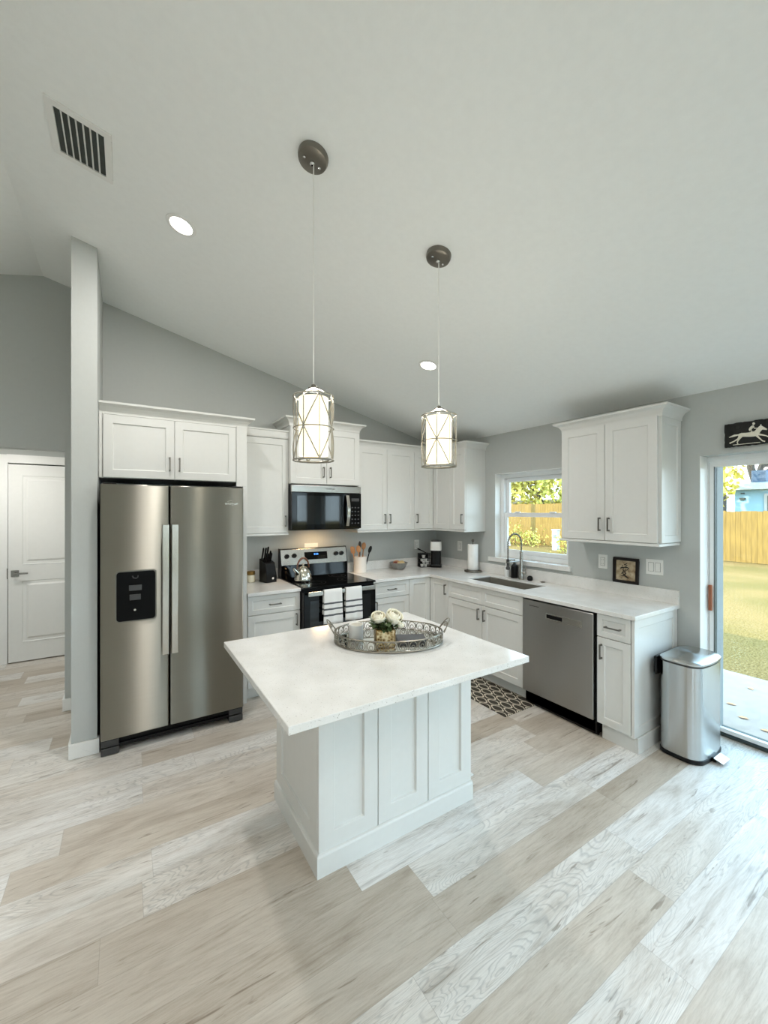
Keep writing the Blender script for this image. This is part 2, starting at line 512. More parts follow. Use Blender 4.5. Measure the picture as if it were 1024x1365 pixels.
class MB:
    """Collects shapes in world coordinates; build() links them as ONE mesh object."""

    def __init__(s):
        s.v, s.f, s.fs = [], [], []

    def add(s, verts, faces, smooth=False):
        o = len(s.v)
        s.v += [tuple(p) for p in verts]
        for f in faces:
            s.f.append([o + i for i in f])
            s.fs.append(smooth)
        return s

    def hexa(s, c):
        return s.add(c, [(0, 3, 2, 1), (4, 5, 6, 7), (0, 1, 5, 4), (1, 2, 6, 5), (2, 3, 7, 6), (3, 0, 4, 7)])

    def box(s, x0, x1, y0, y1, z0, z1):
        return s.hexa([(x0, y0, z0), (x1, y0, z0), (x1, y1, z0), (x0, y1, z0), (x0, y0, z1), (x1, y0, z1), (x1, y1, z1), (x0, y1, z1)])

    def fbox(s, F, x0, x1, d0, d1, z0, z1):
        return s.hexa([F(x0, d0, z0), F(x1, d0, z0), F(x1, d1, z0), F(x0, d1, z0), F(x0, d0, z1), F(x1, d0, z1), F(x1, d1, z1), F(x0, d1, z1)])

    def shaker(s, F, x0, x1, z0, z1, d, t=0.019, fw=0.057, rec=0.008):
        """Recessed-panel door or drawer front whose face lies at depth d."""
        e = 0.004
        fx = min(fw, (x1 - x0) * 0.3)
        fz = min(fw, (z1 - z0) * 0.3)
        o = [(x0, z0), (x1, z0), (x1, z1), (x0, z1)]
        i = [(x0 + fx, z0 + fz), (x1 - fx, z0 + fz), (x1 - fx, z1 - fz), (x0 + fx, z1 - fz)]
        j = [(x0 + fx + e, z0 + fz + e), (x1 - fx - e, z0 + fz + e), (x1 - fx - e, z1 - fz - e), (x0 + fx + e, z1 - fz - e)]
        V = [F(a, d, b) for a, b in o] + [F(a, d, b) for a, b in i] + [F(a, d - rec, b) for a, b in j] + [F(a, d - t, b) for a, b in o]
        fc = []
        for k in range(4):
            q = (k + 1) % 4
            fc += [(k, q, 4 + q, 4 + k), (4 + k, 4 + q, 8 + q, 8 + k), (12 + k, 12 + q, q, k)]
        fc += [(8, 9, 10, 11), (15, 14, 13, 12)]
        return s.add(V, fc)

    def prism(s, pts, off):
        """Polygon pts (3-D, planar) pushed along the vector off."""
        n = len(pts)
        off = Vector(off)
        V = [Vector(p) for p in pts] + [Vector(p) + off for p in pts]
        fc = [tuple(range(n)), tuple(range(2 * n - 1, n - 1, -1))]
        fc += [(k, (k + 1) % n, n + (k + 1) % n, n + k) for k in range(n)]
        return s.add(V, fc)

    def sweep_profile(s, F, prof, x0, x1, m0=0.0, m1=0.0):
        """Profile [(d, z)] run along x from x0 to x1; m0/m1 mitre: ends move by m*(d - first d)."""
        d0 = prof[0][0]
        a = [F(x0 + m0 * (d - d0), d, z) for d, z in prof]
        b = [F(x1 + m1 * (d - d0), d, z) for d, z in prof]
        n = len(prof)
        fc = [(k, (k + 1) % n, n + (k + 1) % n, n + k) for k in range(n)]
        fc += [tuple(range(n - 1, -1, -1)), tuple(range(n, 2 * n))]
        return s.add(a + b, fc)

    def tube(s, pts, r, n=8, closed=False, caps=True):
        pts = [Vector(p) for p in pts]
        N = len(pts)
        rs = r if isinstance(r, (list, tuple)) else [r] * N
        V, fc = [], []
        up = None
        for i, p in enumerate(pts):
            if closed:
                t = (pts[(i + 1) % N] - pts[i - 1])
            else:
                t = pts[min(i + 1, N - 1)] - pts[max(i - 1, 0)]
            t = t.normalized() if t.length > 1e-9 else Vector((0, 0, 1))
            if up is None:
                up = t.orthogonal().normalized()
            up = (up - t * up.dot(t))
            up = up.normalized() if up.length > 1e-6 else t.orthogonal().normalized()
            sd_ = t.cross(up)
            for k in range(n):
                a = 2 * pi * k / n
                V.append(p + (up * cos(a) + sd_ * sin(a)) * rs[i])
        for i in range(N if closed else N - 1):
            j = (i + 1) % N
            for k in range(n):
                q = (k + 1) % n
                fc.append((i * n + k, i * n + q, j * n + q, j * n + k))
        s.add(V, fc, True)
        if not closed and caps:
            o = len(s.v) - len(V)
            s.f.append([o + k for k in range(n - 1, -1, -1)])
            s.fs.append(False)
            s.f.append([o + (N - 1) * n + k for k in range(n)])
            s.fs.append(False)
        return s

    def lathe(s, c, prof, n=28, axis=(0, 0, 1), sx=1.0, sy=1.0, cap=True):
        """Profile [(r, h)] turned round axis through c."""
        ax = Vector(axis).normalized()
        q = Vector((0, 0, 1)).rotation_difference(ax)
        c = Vector(c)
        V, fc = [], []
        for r, h in prof:
            for k in range(n):
                a = 2 * pi * k / n
                V.append(c + q @ Vector((r * cos(a) * sx, r * sin(a) * sy, h)))
        for i in range(len(prof) - 1):
            for k in range(n):
                p = (k + 1) % n
                fc.append((i * n + k, i * n + p, (i + 1) * n + p, (i + 1) * n + k))
        s.add(V, fc, True)
        if cap:
            o = len(s.v) - len(V)
            if prof[0][0] > 1e-5:
                s.f.append([o + k for k in range(n - 1, -1, -1)])
                s.fs.append(False)
            if prof[-1][0] > 1e-5:
                s.f.append([o + (len(prof) - 1) * n + k for k in range(n)])
                s.fs.append(False)
        return s

    def ball(s, c, r, n=14, m=8, sx=1, sy=1, sz=1):
        V = []
        pr = [(sin(pi * i / m), -cos(pi * i / m)) for i in range(m + 1)]
        for a, h in pr:
            for k in range(n):
                t = 2 * pi * k / n
                V.append((c[0] + r * sx * a * cos(t), c[1] + r * sy * a * sin(t), c[2] + r * sz * h))
        fc = []
        for i in range(m):
            for k in range(n):
                q = (k + 1) % n
                fc.append((i * n + k, i * n + q, (i + 1) * n + q, (i + 1) * n + k))
        return s.add(V, fc, True)

    def build(s, name, mat, parent=None, bevel=0.0, seg=2, sharp=38, weld=True):
        off = worldloc(parent) if parent is not None else Vector((0, 0, 0))
        me = bpy.data.meshes.new(name)
        me.from_pydata([tuple(Vector(p) - off) for p in s.v], [], s.f)
        me.polygons.foreach_set('use_smooth', s.fs)
        bm = bmesh.new()
        bm.from_mesh(me)
        if weld:
            bmesh.ops.remove_doubles(bm, verts=bm.verts, dist=1e-6)
        bmesh.ops.recalc_face_normals(bm, faces=bm.faces)
        bm.to_mesh(me)
        bm.free()
        if any(s.fs):
            try:
                me.set_sharp_from_angle(angle=radians(sharp))
            except Exception:
                pass
        me.materials.append(M[mat] if isinstance(mat, str) else mat)
        o = bpy.data.objects.new(name, me)
        COL.objects.link(o)
        if parent is not None:
            o.parent = parent
        if bevel:
            b = o.modifiers.new('edge', 'BEVEL')
            b.width = bevel
            b.segments = seg
            b.limit_method = 'ANGLE'
            b.angle_limit = radians(40)
        return o


def tag(o, label, cat, group=None, kind=None):
    o['label'] = label
    o['category'] = cat
    if group:
        o['group'] = group
    if kind:
        o['kind'] = kind
    return o


def thing(name, label, cat, loc=(0, 0, 0), group=None):
    o = bpy.data.objects.new(name, None)
    o.empty_display_size = 0.05
    o.location = loc
    COL.objects.link(o)
    return tag(o, label, cat, group)


def struct(name, mb, mat, parent=None, bevel=0.0):
    o = mb.build(name, mat, parent, bevel)
    if parent is None:
        o['kind'] = 'structure'
    return o


def recentre(o, loc):
    """Move a one-mesh object's origin to loc, geometry staying where it is."""
    off = Vector(loc) - o.location
    for v in o.data.vertices:
        v.co -= off
    o.location = loc
    return o


def copy_tree(o, dx=(0, 0, 0), label=None, group=None):
    r = o.copy()
    COL.objects.link(r)
    r.location = o.location + Vector(dx)
    if label:
        r['label'] = label
    if group:
        r['group'] = group
    for c in list(o.children):
        k = c.copy()
        COL.objects.link(k)
        k.parent = r
        for g in list(c.children):
            q = g.copy()
            COL.objects.link(q)
            q.parent = k
    return r


FB = lambda x, d, z: Vector((x, -d, z))          # back wall: x = X, d = distance out of the wall
FR = lambda x, d, z: Vector((-d, -x, z))         # right wall: x = distance from the corner, d = out of the wall
IN = 0.0254
CEIL0, SLOPE, RIDGE = 2.438, 0.25, -4.02
XL, YF = -8.05, -8.6                              # far left wall and the wall behind the camera
ceil_z = lambda x: CEIL0 - SLOPE * x if x > RIDGE else CEIL0 - SLOPE * RIDGE + SLOPE * (x - RIDGE)
CN = Vector((-SLOPE, 0, -1)).normalized()         # points down out of the kitchen ceiling

# ------------------------------------------------------------------ room shell
b = MB().box(XL - 0.2, 0.15, YF - 0.2, 1.75, -0.12, 0.0)
struct('floor', b, 'floor')

# ceiling / roof slab: two slopes meeting at the ridge, with eaves
b = MB()
y0, y1, t = YF - 0.6, 0.2, 0.22
prof = [(0.62, ceil_z(0.62)), (RIDGE, ceil_z(RIDGE)), (XL - 0.6, ceil_z(XL - 0.6)), (XL - 0.6, ceil_z(XL - 0.6) + t), (RIDGE, ceil_z(RIDGE) + t), (0.62, ceil_z(0.62) + t)]
b.prism([(x, y0, z) for x, z in prof], (0, y1 - y0, 0))
struct('ceiling', b, 'ceiling')


def gable_wall(mb, y0_, y1_, x0, x1, zbase=0.0):
    xs = sorted({x0, x1} | ({RIDGE} if x0 < RIDGE < x1 else set()))
    pts = [(x0, y0_, zbase), (x1, y0_, zbase)] + [(x, y0_, ceil_z(x) + 0.03) for x in reversed(xs)]
    mb.prism(pts, (0, y1_ - y0_, 0))


# back wall with the hallway opening (X -5.05 .. -3.885, to 2.085 m)
b = MB()
gable_wall(b, 0.0, 0.115, -3.885, 0.2)
gable_wall(b, 0.0, 0.115, -5.05, -3.885, 2.085)
gable_wall(b, 0.0, 0.115, XL, -5.05)
struct('wall_back', b, 'wall')
# stub wall beside the refrigerator
b = MB()
gable_wall(b, -0.803, 0.0, -3.771, -3.632)
struct('wall_stub', b, 'wall')

# right wall with the window and the sliding-door openings
WY0, WY1, WZ0, WZ1 = -1.832, -0.978, 1.095, 2.007
DY0, DY1, DZ1 = -4.72, -2.82, 1.992
WT = 0.2
b = MB()
b.box(0, WT, WY1, 0.2, 0, CEIL0 + 0.03)
b.box(0, WT, WY0, WY1, 0, WZ0 - 0.047)
b.box(0, WT, WY0, WY1, WZ1, CEIL0 + 0.03)
b.box(0, WT, DY1, WY0, 0, CEIL0 + 0.03)
b.box(0, WT, DY0, DY1, DZ1, CEIL0 + 0.03)
LY0, LY1, LZ0, LZ1 = -8.0, -5.2, 0.12, 2.3       # unseen window added for daylight from the right
b.box(0, WT, LY1, DY0, 0, CEIL0 + 0.03)
b.box(0, WT, YF - 0.2, LY0, 0, CEIL0 + 0.03)
b.box(0, WT, LY0, LY1, 0, LZ0)
b.box(0, WT, LY0, LY1, LZ1, CEIL0 + 0.03)
struct('wall_right', b, 'wall')
b = MB().box(XL - 0.15, XL, YF - 0.2, 0.2, 0, ceil_z(XL) + 0.05)
struct('wall_left', b, 'wall')
# wall behind the camera with added windows: wide for daylight, narrow for refrigerator streaks
FW = [(-6.6, -5.2), (-2.98, -2.62), (-2.12, -1.72), (-1.09, -0.73)]
b = MB()
xs = [XL] + [q for w in FW for q in w] + [0.2]
for k in range(0, len(xs), 2):
    gable_wall(b, YF - 0.15, YF, xs[k], xs[k + 1])
for a0, a1 in FW:
    b.box(a0, a1, YF - 0.15, YF, 0, 0.3)
    gable_wall(b, YF - 0.15, YF, a0, a1, 2.3)
struct('wall_front', b, 'wall')
for k, (a0, a1) in enumerate(FW):
    b = MB()
    for q0, q1, r0, r1 in ((a0, a1, 0.3, 0.34), (a0, a1, 2.26, 2.3), (a0, a0 + 0.04, 0.34, 2.26), (a1 - 0.04, a1, 0.34, 2.26)):
        b.box(q0, q1, YF - 0.12, YF - 0.06, r0, r1)
    w = struct('window_%d' % (k + 2), b, 'vinyl')  # unseen, added to let in daylight and streak the steel doors
    MB().box(a0 + 0.05, a1 - 0.05, YF - 0.095, YF - 0.088, 0.33, 2.27).build('pane', 'glass', w)

b = MB()
for q0, q1, r0, r1 in ((LY0, LY1, LZ0, LZ0 + 0.05), (LY0, LY1, LZ1 - 0.05, LZ1), (LY0, LY0 + 0.05, LZ0 + 0.05, LZ1 - 0.05), (LY1 - 0.05, LY1, LZ0 + 0.05, LZ1 - 0.05), ((LY0 + LY1) / 2 - 0.03, (LY0 + LY1) / 2 + 0.03, LZ0 + 0.05, LZ1 - 0.05)):
    b.box(0.1, 0.16, q0, q1, r0, r1)
w = struct('window_6', b, 'vinyl')  # unseen, added to bring more daylight in from the right
MB().box(0.125, 0.131, LY0 + 0.04, LY1 - 0.04, LZ0 + 0.04, LZ1 - 0.04).build('pane', 'glass', w)

# hallway behind the opening
b = MB()
b.box(-5.25, -5.05, 0.115, 1.55, 0, 2.44)
struct('wall_hall_left', b, 'wall')
b = MB()
b.box(-3.80, -3.65, 0.115, 1.75, 0, 2.44)
struct('wall_hall_right', b, 'wall')
HDX0, HDX1, HDZ = -4.512, -3.70 - 0.02, 2.092
b = MB()
b.box(-5.05, HDX0 - 0.012, 1.55, 1.70, 0, 2.44)
b.box(HDX0 - 0.012, -3.80, 1.55, 1.70, HDZ + 0.012, 2.44)
b.box(-5.05, -3.66, 1.705, 1.75, 0, 2.44)  # unseen backing added to block light leaking round the door
struct('wall_hall_back', b, 'wall')
b = MB().box(-5.25, -3.65, 0.115, 1.75, 2.40, 2.5)
struct('ceiling_hall', b, 'ceiling')

# baseboards
PB = [(0, 0), (0.014, 0), (0.014, 0.082), (0.010, 0.092), (0.006, 0.098), (0, 0.098)]
b = MB()
b.box(-3.785, -3.632 + 0.0, -0.817, -0.803, 0, 0.098)
b.box(-3.785, -3.771, -0.803, 0.0, 0, 0.098)
b.box(-3.632, -3.619, -0.817, -0.76, 0, 0.098)
struct('baseboard_stub', b, 'trim', bevel=0.004)
b = MB()
b.box(-3.899, -3.785, -0.014, 0.0, 0, 0.098)
b.box(-3.899, -3.885, 0.0, 0.115, 0, 0.098)
struct('baseboard_back', b, 'trim', bevel=0.004)
b = MB().box(-0.014, 0.0, DY1 + 0.02, -2.72, 0, 0.098)
struct('baseboard_right', b, 'trim', bevel=0.004)
b = MB().box(-5.05, HDX0 - 0.10, 1.536, 1.55, 0, 0.098)
struct('baseboard_hall', b, 'trim', bevel=0.004)

# hall door: two moulded panels, lever handle, casing
F_H = lambda x, d, z: Vector((x, 1.56 - d, z))
b = MB()
b.sweep_profile(F_H, [(0.0, 0.012), (0.035, 0.012), (0.035, HDZ), (0.0, HDZ)], HDX0, -3.80)
door = struct('door_1', b, 'doorpaint')


def moulded_panel(F, x0, x1, z0, z1, d):
    m = MB()
    rings = [(0, 0), (0.012, -0.010), (0.022, -0.010), (0.05, 0.004)]
    V, fc = [], []
    for e, h in rings:
        for a, c in ((x0 + e, z0 + e), (x1 - e, z0 + e), (x1 - e, z1 - e), (x0 + e, z1 - e)):
            V.append(F(a, d + h + 0.004, c))
    for i in range(len(rings) - 1):
        for k in range(4):
            q = (k + 1) % 4
            fc.append((i * 4 + k, i * 4 + q, i * 4 + 4 + q, i * 4 + 4 + k))
    o = (len(rings) - 1) * 4
    fc.append((o, o + 1, o + 2, o + 3))
    return m.add(V, fc)


moulded_panel(F_H, -4.398, -3.83, 1.035, 1.975, 0.036).build('raised_panel', 'doorpaint', door)
moulded_panel(F_H, -4.398, -3.83, 0.215, 0.862, 0.036).build('raised_panel', 'doorpaint', door)
b = MB()
b.box(-4.49, -4.425, 1.518, 1.525, 0.912, 0.977)
b.tube([(-4.457, 1.52, 0.945), (-4.457, 1.475, 0.945)], 0.011, 10)
b.box(-4.468, -4.345, 1.466, 1.48, 0.936, 0.954)
b.build('door_handle', 'nickel', door, 0.002)
b = MB().box(HDX0 - 0.012, HDX0 - 0.001, 1.528, 1.545, 0.89, 1.0)
b.build('latch_plate', 'nickel', door)
b = MB()
b.box(HDX0 - 0.085, HDX0 - 0.008, 1.532, 1.55, 0, HDZ + 0.1)
b.box(HDX0 - 0.008, -3.80, 1.532, 1.55, HDZ + 0.014, HDZ + 0.1)
struct('trim_1', b, 'trim', bevel=0.004)
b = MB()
b.box(HDX0 - 0.012, -3.8, 1.60, 1.70, 0.0, 0.012)  # dark strip standing in for the shade in the gap under the door
struct('gap_shade_strip', b, 'gapdark')

# kitchen window (single hung, white vinyl) with sill
b = MB()
fx0, fx1 = 0.095, 0.175
b.box(fx0, fx1, WY0, WY1, WZ0, WZ0 + 0.045)
b.box(fx0, fx1, WY0, WY1, WZ1 - 0.045, WZ1)
b.box(fx0, fx1, WY0, WY0 + 0.042, WZ0 + 0.045, WZ1 - 0.045)
b.box(fx0, fx1, WY1 - 0.042, WY1, WZ0 + 0.045, WZ1 - 0.045)
win = struct('window_1', b, 'vinyl', bevel=0.003)
zc = 1.56


def sash(x0, x1, z0, z1, name):
    m = MB()
    a0, a1 = WY0 + 0.044, WY1 - 0.044
    m.box(x0, x1, a0, a1, z0, z0 + 0.04)
    m.box(x0, x1, a0, a1, z1 - 0.04, z1)
    m.box(x0, x1, a0, a0 + 0.036, z0 + 0.04, z1 - 0.04)
    m.box(x0, x1, a1 - 0.036, a1, z0 + 0.04, z1 - 0.04)
    q = m.build(name, 'vinyl', win, 0.003)
    MB().box((x0 + x1) / 2 - 0.003, (x0 + x1) / 2 + 0.003, a0 + 0.03, a1 - 0.03, z0 + 0.035, z1 - 0.035).build('pane', 'glass', q)
    return q


sl = sash(0.100, 0.130, WZ0 + 0.047, zc + 0.022, 'lower_sash')
sash(0.138, 0.168, zc - 0.022, WZ1 - 0.047, 'upper_sash')
for yy in (WY0 + 0.22, WY1 - 0.22):
    MB().box(0.088, 0.112, yy - 0.03, yy + 0.03, zc + 0.022, zc + 0.034).build('sash_lock', 'vinyl', win, 0.003)
b = MB()
b.box(-0.03, -0.0005, WY0 - 0.036, WY1 + 0.074, 1.048, 1.095)
b.box(-0.0005, 0.2, WY0, WY1, 1.048, 1.0948)
struct('window_sill', b, 'quartz', bevel=0.004)

b = MB()
b.box(0.0, 0.0945, WY1 - 0.0035, WY1, WZ0 + 0.0005, WZ1)
b.box(0.0, 0.0945, WY0, WY0 + 0.0035, WZ0 + 0.0005, WZ1)
b.box(0.0, 0.0945, WY0 + 0.0035, WY1 - 0.0035, WZ1 - 0.0035, WZ1)
struct('trim_4', b, 'trim')
# sliding glass door
b = MB()
b.box(0.125, 0.2, DY1 - 0.006, DY1, 0.0, DZ1)              # side frame
b.box(0.125, 0.2, DY0, DY1 - 0.006, DZ1 - 0.035, DZ1)      # head frame
b.box(0.125, 0.2, DY0, DY0 + 0.04, 0, DZ1 - 0.035)
d2 = struct('door_2', b, 'vinyl', bevel=0.002)
b = MB()
b.box(0.2005, 0.315, DY1 - 0.034, DY1 + 0.06, 0.017, DZ1 + 0.06)
b.box(0.2005, 0.315, DY0, DY1 - 0.034, DZ1 - 0.005, DZ1 + 0.06)
b.build('outside_jamb', 'extgrey', d2)
b = MB()
b.box(0.140, 0.172, DY1 - 0.034, DY1 - 0.007, 0.035, DZ1 - 0.036)
b.box(0.140, 0.172, DY1 - 1.0, DY1 - 0.034, DZ1 - 0.075, DZ1 - 0.036)
b.box(0.140, 0.172, DY1 - 1.0, DY1 - 0.034, 0.035, 0.062)
b.box(0.140, 0.172, DY1 - 1.05, DY1 - 1.0, 0.035, DZ1 - 0.036)
pnl = b.build('sliding_panel', 'vinyl', d2, 0.002)
MB().box(0.153, 0.159, DY1 - 1.005, DY1 - 0.036, 0.06, DZ1 - 0.07).build('pane', 'glass', pnl)
MB().box(0.1395, 0.178, DY1 - 0.0385, DY1 - 0.0345, 0.06, DZ1 - 0.07).build('gasket', 'galv', pnl)
b = MB()
b.box(0.178, 0.198, DY0 + 0.04, DY0 + 0.09, 0.035, DZ1 - 0.036)
b.box(0.178, 0.198, DY1 - 1.02, DY1 - 0.97, 0.035, DZ1 - 0.036)
b.box(0.178, 0.198, DY0 + 0.09, DY1 - 1.02, DZ1 - 0.075, DZ1 - 0.036)
b.box(0.178, 0.198, DY0 + 0.09, DY1 - 1.02, 0.035, 0.062)
fp = b.build('fixed_panel', 'vinyl', d2, 0.002)
MB().box(0.185, 0.190, DY0 + 0.085, DY1 - 1.015, 0.06, DZ1 - 0.07).build('pane', 'glass', fp)
b = MB().box(0.150, 0.315, DY0, DY1, -0.02, 0.016)
b.box(0.176, 0.182, DY0, DY1, 0.016, 0.034)
b.box(0.205, 0.211, DY0, DY1, 0.016, 0.034)
b.build('track', 'galv', d2, 0.002)
b = MB()
b.box(0.112, 0.128, DY1 - 0.031, DY1 - 0.010, 0.885, 1.07)
b.box(0.126, 0.141, DY1 - 0.026, DY1 - 0.014, 0.90, 0.93)
b.box(0.126, 0.141, DY1 - 0.026, DY1 - 0.014, 1.03, 1.06)
b.build('door_handle', 'brownhandle', d2, 0.004)
b = MB()
b.box(0.0, 0.124, DY1 - 0.003, DY1 + 0.0, 0, DZ1)
struct('trim_3', b, 'trim')


# ------------------------------------------------------------------ cabinet builders
def pull(F, x, d, z, parent, vertical=True, L=0.105):
    m = MB()
    w, h = 0.010, 0.008
    if vertical:
        m.fbox(F, x - w / 2, x + w / 2, d + 0.022, d + 0.022 + h, z - L / 2, z + L / 2)
        for q in (-1, 1):
            zz = z + q * (L / 2 - 0.006)
            m.fbox(F, x - w / 2, x + w / 2, d, d + 0.023, zz - 0.006, zz + 0.006)
    else:
        m.fbox(F, x - L / 2, x + L / 2, d + 0.022, d + 0.022 + h, z - w / 2, z + w / 2)
        for q in (-1, 1):
            xx = x + q * (L / 2 - 0.006)
            m.fbox(F, xx - 0.006, xx + 0.006, d, d + 0.023, z - w / 2, z + w / 2)
    return m.build('handle', 'pewter', parent, 0.0018)


def door_front(F, x0, x1, z0, z1, d, parent, handle=None, name='door', fw=0.057):
    o = MB().shaker(F, x0, x1, z0, z1, d, fw=fw).build(name, 'cab', parent, 0.0012, 1)
    if handle:
        hx, hz, vert = handle
        pull(F, hx, d, hz, o, vert)
    return o


CROWN = [(0.0, 0.0), (0.006, 0.0), (0.007, 0.016), (0.012, 0.028), (0.023, 0.044), (0.042, 0.054), (0.050, 0.057), (0.052, 0.070), (0.0, 0.070)]
G = 0.0018  # half gap between fronts


def crown(F, x0, x1, d, z, parent, left=True, right=True, side_d=0.0, name='crown_moulding', s=1.0, mat='cab'):
    """Crown along the front at depth d with mitred returns back to side_d."""
    m = MB()
    pr = [(d + a * s, z + h * s) for a, h in CROWN]
    m.sweep_profile(F, pr, x0, x1, -1.0 if left else 0.0, 1.0 if right else 0.0)
    for flag, xx, sg in ((left, x0, -1), (right, x1, 1)):
        if flag:
            n = len(CROWN)
            a = [F(xx + sg * p * s, d + p * s, z + h * s) for p, h in CROWN]
            c = [F(xx + sg * p * s, side_d, z + h * s) for p, h in CROWN]
            fc = [(k, (k + 1) % n, n + (k + 1) % n, n + k) for k in range(n)] + [tuple(range(n)), tuple(range(2 * n - 1, n - 1, -1))]
            m.add(a + c, fc)
    return m.build(name, mat, parent)


def upper_cabinet(F, name, label, x0, x1, z0, z1, D, doors, bottom_rail=True, group=None, ov=0.0):
    """Case with D deep box and doors [(x0, x1, handle_x, handle_z)] in front."""
    c = F((x0 + x1) / 2, 0, z0)
    t_ = thing(name, label, 'cabinet', c, group)
    MB().fbox(F, x0, x1, 0.0, D, z0, z1).build('cabinet_box', 'cab', t_, 0.001, 1)
    for a, e, hx, hz, dz0, dz1 in doors:
        door_front(F, a + G, e - G, dz0, dz1, D + 0.019, t_, (hx, hz, True) if hx is not None else None)
    if bottom_rail:
        MB().fbox(F, x0 - ov, x1 + ov, 0.0, D + 0.022, z0 - 0.020, z0 - 0.0005).build('light_rail', 'cab', t_, 0.003)
    return t_


UD = 12 * IN                       # upper box depth
UZ0, UZ1 = 1.394, 2.285            # door bottom and top
HZ = 1.515

# refrigerator cabinet (deep) with crown and side fillers
FCX0, FCX1 = -3.630, -2.608
t_ = thing('refrigerator_cabinet', 'wide white two-door cabinet above the refrigerator, with a tall panel down its side', 'cabinet', (-3.12, 0, 1.838))
m = MB()
m.fbox(FB, FCX0, FCX1, 0, 0.612, 1.838, 2.30)
m.build('cabinet_box', 'cab', t_, 0.001, 1)
m = MB()
m.fbox(FB, FCX0, -3.612, 0.612, 0.626, 1.838, 2.30)
m.build('filler_strip', 'cab', t_, 0.001, 1)
MB().fbox(FB, -2.692, FCX1, 0.612, 0.633, 1.804, 2.30).build('filler_strip', 'cab', t_, 0.001, 1)
door_front(FB, -3.606, -3.1535, 1.842, 2.286, 0.632, t_, (-3.185, 1.955, True))
door_front(FB, -3.1495, -2.696, 1.842, 2.286, 0.632, t_, (-3.118, 1.955, True))
crown(FB, FCX0, FCX1, 0.612, 2.292, t_, left=False, right=True, side_d=0.342, s=1.15)
b = MB().fbox(FB, -2.627, -2.608, 0.0, 0.612, 0.0, 1.8375)
b.fbox(FB, -2.640, -2.608, 0.6125, 0.633, 0.0, 1.8035)
b.build('side_panel', 'cab', t_, 0.001, 1)

# upper cabinets on the back wall
XR0, XR1 = -84 * IN, -54 * IN      # range span
u = upper_cabinet(FB, 'wall_cabinet', 'single-door white wall cabinet between the refrigerator and the microwave', -2.6075, XR0 - 0.001, UZ0 - 0.004, 2.30, UD,
                  [(-2.590, XR0, -2.165, HZ - 0.01, UZ0, UZ1)])
m = MB()
pr = [(UD, 2.290), (UD + 0.021, 2.290), (UD + 0.026, 2.30), (UD + 0.026, 2.352), (UD + 0.033, 2.358), (UD + 0.033, 2.37), (UD, 2.37)]
m.sweep_profile(FB, pr, -2.6075, XR0 - 0.001)
m.build('crown_moulding', 'cab', u)
MC0, MC1, MCD = XR0 + 0.0005, XR1 - 0.0005, 0.355
t_ = upper_cabinet(FB, 'wall_cabinet', 'raised two-door white wall cabinet directly above the microwave', MC0, MC1, 1.862, 2.43, MCD,
                   [(MC0, (MC0 + MC1) / 2, (MC0 + MC1) / 2 - 0.038, 1.985, 1.866, 2.415), ((MC0 + MC1) / 2, MC1, (MC0 + MC1) / 2 + 0.038, 1.985, 1.866, 2.415)], False)
crown(FB, MC0, MC1, MCD, 2.42, t_, True, True, 0.0, s=1.15)
u2 = upper_cabinet(FB, 'wall_cabinet', 'two-door white wall cabinet right of the microwave', XR1 + 0.0005, -24 * IN - 0.0005, UZ0 - 0.004, 2.30, UD,
                   [(XR1, -39 * IN, -39 * IN - 0.034, HZ, UZ0, UZ1), (-39 * IN, -24 * IN, -39 * IN + 0.034, HZ, UZ0, UZ1)])
# corner cabinet: L-shaped box, one door on each leg
t_ = thing('corner_wall_cabinet', 'L-shaped white wall cabinet in the corner with two hinged doors meeting at right angles', 'cabinet', (-0.3, -0.3, 1.39))
m = MB()
L = [(0, 0), (-24 * IN, 0), (-24 * IN, -UD), (-UD, -UD), (-UD, -24 * IN), (0, -24 * IN)]
m.prism([(x, y, UZ0 - 0.004) for x, y in L], (0, 0, 2.30 - UZ0 + 0.004))
m.build('cabinet_box', 'cab', t_, 0.001, 1)
m = MB()
dd = UD + 0.022
L = [(0, 0), (-24 * IN, 0), (-24 * IN, -dd), (-dd, -dd), (-dd, -24 * IN), (0, -24 * IN)]
m.prism([(x, y, UZ0 - 0.024) for x, y in L], (0, 0, 0.0195))
m.build('light_rail', 'cab', t_, 0.003)
door_front(FB, -24 * IN + G, -UD - 0.0215, UZ0, UZ1, UD + 0.019, t_, (-24 * IN + 0.034, HZ, True))
door_front(FR, UD + 0.0215, 24 * IN - G, UZ0, UZ1, UD + 0.019, t_, None)
t_ = upper_cabinet(FR, 'wall_cabinet', 'narrow single-door white wall cabinet left of the window', 24 * IN + 0.0005, 33.2 * IN, UZ0 - 0.004, 2.30, UD,
                   [(24 * IN, 33.2 * IN, 33.2 * IN - 0.034, HZ, UZ0, UZ1)], ov=0.0)
# the crown that runs on over the last three
m = MB()
cp = [(UD + a * 1.08, 2.283 + h * 1.08) for a, h in CROWN]
m.sweep_profile(FB, cp, XR1 + 0.002, -UD, 0.0, -1.0)
m.sweep_profile(FR, cp, UD, 33.2 * IN, 1.0, 1.0)
n = len(CROWN)
a_ = [FR(33.2 * IN + p * 1.08, UD + p * 1.08, 2.283 + h * 1.08) for p, h in CROWN]
c_ = [FR(33.2 * IN + p * 1.08, 0.0, 2.283 + h * 1.08) for p, h in CROWN]
m.add(a_ + c_, [(k, (k + 1) % n, n + (k + 1) % n, n + k) for k in range(n)] + [tuple(range(n)), tuple(range(2 * n - 1, n - 1, -1))])
o = m.build('crown_moulding', 'cab')
tag(o, 'white crown moulding running round the corner on top of the wall cabinets', 'moulding')
